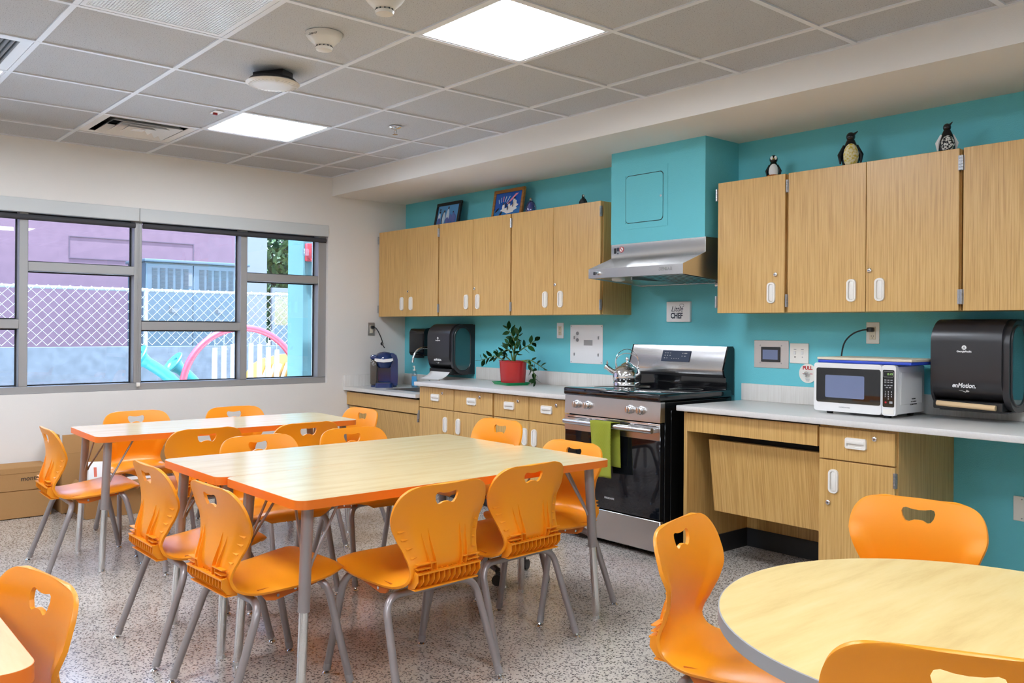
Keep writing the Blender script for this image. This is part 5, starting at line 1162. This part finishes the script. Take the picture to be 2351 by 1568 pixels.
def back_ribs(sh):
    # long moulded fins low on the rear face, edge gussets and the lattice in the curl
    def u_at(z):
        for i in range(NR - 1):
            if RP[i][0] < -0.14 and RP[i][1] <= z <= RP[i + 1][1]: return (i + (z - RP[i][1]) / (RP[i + 1][1] - RP[i][1] + 1e-9)) / (NR - 1)
        return 0.5
    for (yy, zt) in ((-0.098, 0.572), (-0.070, 0.582), (0.070, 0.582), (0.098, 0.572)):
        g = G(); vs = []; n = 9
        for k in range(n):
            z = 0.425 + (zt - 0.425) * k / (n - 1); u = u_at(z); w_ = RP[int(u * (NR - 1))][2]; s = max(-0.96, min(0.96, yy * (1 - 0.25 * (1 - k / (n - 1))) / w_)); p = shell(u, s)
            hgt = 0.016 * (1 - (k / (n - 1)) ** 1.5) + 0.0055
            vs += [(p.x - 0.002, p.y - 0.0022, z), (p.x - 0.002, p.y + 0.0022, z), (p.x - hgt, p.y + 0.0012, z), (p.x - hgt, p.y - 0.0012, z)]
        fs = [(a * 4 + q, a * 4 + (q + 1) % 4, a * 4 + 4 + (q + 1) % 4, a * 4 + 4 + q) for a in range(n - 1) for q in range(4)] + [(0, 1, 2, 3), tuple(range(4 * n - 4, 4 * n))]
        g.add(vs, fs); g.done('back_rib', 'orange', sh)
    g = G()
    for sg in (-1, 1):
        for z in (0.462, 0.490, 0.520, 0.550, 0.578):
            u = u_at(z); p = shell(u, sg * 0.93); q = shell(u, sg * 0.78)
            g.add([(p.x - 0.004, p.y, z - 0.006), (q.x - 0.005, q.y, z - 0.001), (q.x - 0.006, q.y, z + 0.002), (p.x - 0.013, p.y - sg * 0.004, z - 0.004), (p.x - 0.004, p.y, z + 0.002)], [(0, 1, 3), (1, 2, 3), (2, 4, 3), (0, 3, 4), (0, 4, 2, 1)])
        for (ya, yb, z) in ((0.056, 0.136, 0.468), (0.082, 0.136, 0.452)): g.box(-0.204, -0.186, sg * ya if sg > 0 else -yb, sg * yb if sg > 0 else -ya, z, z + 0.003)
    for k in range(13):
        y = -0.138 + 0.023 * k; g.prism([(-0.187, 0.446), (-0.204, 0.440), (-0.206, 0.412), (-0.186, 0.388), (-0.150, 0.382), (-0.152, 0.400), (-0.176, 0.420)], y - 0.0014, y + 0.0014, 'y')
    for (x0, z0, x1, z1) in ((-0.208, 0.436, -0.190, 0.441), (-0.192, 0.380, -0.150, 0.384)): g.box(x0, x1, -0.140, 0.140, z0, z1)
    tag(g.done('rib_lattice', 'orange', sh), kind='stuff')
    # lower band that ties the back to the seat behind the curl
    return sh
def shell_parts(t):
    sh = make_shell(t); back_ribs(sh)
    for sg in (-1, 1):
        y = sg * 0.166
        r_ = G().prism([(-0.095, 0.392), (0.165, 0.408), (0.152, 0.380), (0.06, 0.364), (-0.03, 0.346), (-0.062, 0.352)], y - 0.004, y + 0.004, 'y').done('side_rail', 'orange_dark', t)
        for (x, z) in ((-0.02, 0.362), (0.045, 0.374), (0.115, 0.386)): G().cyl((x, y + sg * 0.004, z), (x, y + sg * 0.0065, z), 0.0055, 10).done('bolt', 'chrome', r_)
    return sh
def make_chair():
    t = thing('school_chair', '', 'chair', inplace=False)
    shell_parts(t)
    G().tube([(-0.092, -0.14, 0.350), (-0.092, 0.14, 0.350)], 0.0135, 10).done('crossbar', 'leg_grey', t)
    G().tube([(0.125, -0.13, 0.388), (0.125, 0.13, 0.388)], 0.0135, 10).done('crossbar', 'leg_grey', t)
    for sg in (-1, 1):
        for (xa, ya, za, xb, yb, zb, xf, yf) in ((0.125, 0.125, 0.388, 0.152, 0.196, 0.386, 0.241, 0.219), (-0.092, 0.130, 0.350, -0.100, 0.198, 0.348, -0.226, 0.224)):
            foot = Vector((xf, yf * sg, 0.0)); knee = Vector((xb, yb * sg, zb)); st = Vector((xa, ya * sg, za)); dr = (foot - knee).normalized()
            end = foot - dr * 0.022
            lg = G().tube(fillet([st, knee, end], 0.062, 7), 0.0135, 12).done('leg', 'leg_grey', t)
            G().tube([foot - dr * 0.046, foot - dr * 0.018], 0.0148, 12).done('collar', 'collar', lg)
            gl = G().cyl(tuple(foot - dr * 0.020), (foot.x, foot.y, 0.010), 0.006, 8); gl.lathe([(0.0135, 0.0), (0.0135, 0.004), (0.009, 0.009), (0.004, 0.011)], 14, (foot.x, foot.y, 0.0)); gl.done('glide', 'chrome', lg)
    return t
chair0 = make_chair(); used = [False]
def chair(x, y, deg, label, group, k=1.0):
    c = chair0 if not used[0] else copy_tree(chair0); used[0] = True
    c.location = (x, y, 0); c.rotation_euler = (0, 0, R(deg)); c.scale = (k, k, k); c['label'] = label; c['group'] = group; return c
GM, GF, GR = 'orange chairs around the joined middle tables', 'orange chairs around the far table', 'orange chairs around the round table'
chair(4.060, -2.649, 182.7, 'orange chair seen from behind, near side of the middle tables, left of two', GM)
chair(3.940, -2.138, 183.7, 'orange chair seen from behind, near side of the middle tables, right of two', GM)
chair(3.773, -3.112, 92.1, 'orange chair at the left end of the nearer middle table, whole seat visible', GM)
chair(3.188, -3.132, 90.2, 'orange chair at the left end of the farther middle table', GM)
chair(3.736, -1.693, -89.8, 'orange chair at the stove end of the middle tables, beside the green towel', GM)
chair(2.787, -2.595, 0, 'orange chair facing forward, far side of the middle tables, left of two', GM)
chair(2.778, -2.060, 0, 'orange chair facing forward, far side of the middle tables, right of two', GM)
chair(1.659, -3.145, 88.6, 'orange chair in side view at the far table, by the cardboard boxes', GF)
chair(1.965, -2.670, 180, 'orange chair seen from behind, near side of the far table, left of two', GF)
chair(2.034, -2.117, 180, 'orange chair seen from behind, near side of the far table, right of two', GF)
chair(1.150, -2.665, 0, 'orange chair facing forward between window wall and far table, left of two', GF)
chair(1.215, -2.052, 0, 'orange chair facing forward between window wall and far table, right of two', GF)
chair(1.660, -1.608, -88, 'pinkish lit orange chair at the right end of the far table, before the sink apron', GF)
KR = 1.06
def hole_chair(hx, hy, deg, label, group, k=1.0): return chair(hx + 0.183 * k * math.cos(R(deg)), hy + 0.183 * k * math.sin(R(deg)), deg, label, group, k)
hole_chair(5.138, -2.484, 15, 'orange chair in side view left of the round table, its seat tucked under', GR)
hole_chair(5.426, -1.632, -80, 'orange chair facing the camera behind the round table', GR)
hole_chair(6.140, -3.035, 118, 'orange chair in the bottom right foreground, only its upper back in view', GR, KR)
hole_chair(4.636, -3.996, -81, 'orange chair in the bottom left foreground behind the corner table', 'orange chairs at the corner table')
hole_chair(3.800, -3.985, -82, 'orange chair almost out of view at the left edge of the photo', 'orange chairs at the corner table')
# rolling version
t = thing('rolling_chair', 'orange chair on a black five star caster base, facing the middle tables', 'chair', (3.11, -1.632, 0), R(-91), inplace=False)
sh_src = [c for c in chair0.children if c.name.startswith('seat_shell') or c.name.startswith('side_rail')]
for c in sh_src:
    n_ = copy_tree(c, t); n_.location = (0, 0, 0.05)
G().lathe([(0.028, 0.07), (0.028, 0.20), (0.019, 0.205), (0.019, 0.40), (0.06, 0.405), (0.06, 0.418)], 18).done('gas_column', 'black', t)
G().box(-0.12, 0.12, -0.12, 0.12, 0.413, 0.428, 0.004).done('seat_plate', 'black', t)
for k in range(5):
    a = R(72 * k + 8); ca, sa = math.cos(a), math.sin(a)
    ar = G().tube([(0.02 * ca, 0.02 * sa, 0.105), (0.15 * ca, 0.15 * sa, 0.095), (0.27 * ca, 0.27 * sa, 0.072)], [0.026, 0.020, 0.015], 8).done('base_arm', 'black', t)
    Mx = Matrix.Translation((0.272 * ca, 0.272 * sa, 0.0)) @ Matrix.Rotation(a + R(50), 4, 'Z')
    g = G()
    for s_ in (-1, 1): g.cyl((0, s_ * 0.006, 0.027), (0, s_ * 0.024, 0.027), 0.027, 18, Mx=Mx)
    g.box(-0.012, 0.016, -0.0065, 0.0065, 0.03, 0.066, 0.003, Mx=Mx); g.done('caster', 'black', ar)

# ================================================================== TABLES (origin on the floor, long axis y)
def make_table(label, L_=1.505, Wd=0.60, h=0.700):
    t = thing('activity_table', label, 'table', inplace=False, group='rectangular maple tables with orange edges')
    o = rrect(Wd, L_, 0.045, 7); i_ = rrect(Wd - 0.002, L_ - 0.002, 0.044, 7)
    G().prism(i_, h - 0.029, h, 'z').done('tabletop', 'maple', t)
    g = G(); n = len(o)
    vs = [(p[0], p[1], h - 0.031) for p in i_] + [(p[0], p[1], h - 0.031) for p in o] + [(p[0], p[1], h - 0.0005) for p in o] + [(p[0], p[1], h - 0.0005) for p in i_]
    g.add(vs, [(a * n + k, a * n + (k + 1) % n, ((a + 1) % 4) * n + (k + 1) % n, ((a + 1) % 4) * n + k) for a in range(4) for k in range(n)])
    g.done('edge_band', 'orange_edge', t)
    for sx in (-1, 1):
        for sy in (-1, 1):
            a = Vector((sx * (Wd / 2 - 0.072), sy * (L_ / 2 - 0.072), h - 0.030)); f = Vector((sx * (Wd / 2 - 0.050), sy * (L_ / 2 - 0.038), 0)); d = (f - a).normalized()
            mid = a + d * ((h - 0.345) / -d.z)
            lg = G().tube([a, mid], 0.0205, 16).done('leg', 'leg_grey', t)
            low = f - d * 0.012
            G().tube([mid - d * 0.01, low], 0.0165, 14).done('leg_insert', 'chrome', lg)
            G().cyl(tuple(low), (f.x, f.y, 0.0), 0.0175, 14, 0.019).done('glide', 'chrome', lg)
            for q, (bx, by) in enumerate(((-sx * 0.135, -sy * 0.02), (-sx * 0.02, -sy * 0.135))):
                bt = a + d * 0.215; G().tube([a + Vector((bx, by, 0.0)), bt + Vector((bx, by, 0)).normalized() * 0.028 + Vector((0, 0, 0.02)), bt + Vector((bx, by, 0)).normalized() * 0.020], 0.005, 6).done('brace', 'leg_grey', lg)
            g = G().cyl(tuple(a + Vector((0, 0, 0.0))), tuple(a + Vector((0, 0, -0.006))), 0.045, 18); g.done('leg_flange', 'leg_grey', lg)
    return t
tab0 = make_table('maple rectangular table with orange edge, nearer of the two joined middle tables'); tab0.location = (3.784, -2.376, 0); tab0.rotation_euler = (0, 0, R(0.4))
def table(x, y, deg, label):
    t = copy_tree(tab0); t.location = (x, y, 0); t.rotation_euler = (0, 0, R(deg)); t['label'] = label; return t
table(3.1835, -2.402, 0.3, 'maple rectangular table with orange edge, farther of the two joined middle tables')
table(1.666, -2.400, -1.6, 'maple rectangular table with orange edge by the window, farthest away')
table(4.333, -4.400, 90, 'maple table with orange edge, only a corner in view at the bottom left')
# round table
RX, RY, RZ, RRr = 5.956, -2.524, 0.660, 0.530
t = thing('round_table', 'round maple table with grey edge in the right foreground', 'table', (RX, RY, 0), R(0), inplace=False)
n = 96; ci = lambda r: [(r * math.cos(2 * math.pi * k / n), r * math.sin(2 * math.pi * k / n)) for k in range(n)]
G().prism(ci(RRr - 0.003), RZ - 0.030, RZ, 'z').done('tabletop', 'maple_round', t)
vs = [(x, y, z) for (r, z) in ((RRr - 0.003, RZ - 0.031), (RRr, RZ - 0.030), (RRr, RZ - 0.001), (RRr - 0.003, RZ - 0.0002)) for x, y in ci(r)]
G().add(vs, [(a * n + k, a * n + (k + 1) % n, ((a + 1) % 4) * n + (k + 1) % n, ((a + 1) % 4) * n + k) for a in range(4) for k in range(n)]).done('edge_band', 'grey_edge', t)
for k in range(4):
    a = R(45 + 90 * k); p = Vector((0.36 * math.cos(a), 0.36 * math.sin(a), RZ - 0.03)); f = Vector((0.38 * math.cos(a), 0.38 * math.sin(a), 0)); d = (f - p).normalized(); mid = p + d * 0.32
    lg = G().tube([p, mid], 0.0205, 16).done('leg', 'leg_grey', t); G().tube([mid - d * .01, f - d * 0.012], 0.0165, 14).done('leg_insert', 'chrome', lg); G().cyl(tuple(f - d * 0.012), tuple(f), 0.0175, 14, 0.019).done('glide', 'chrome', lg)
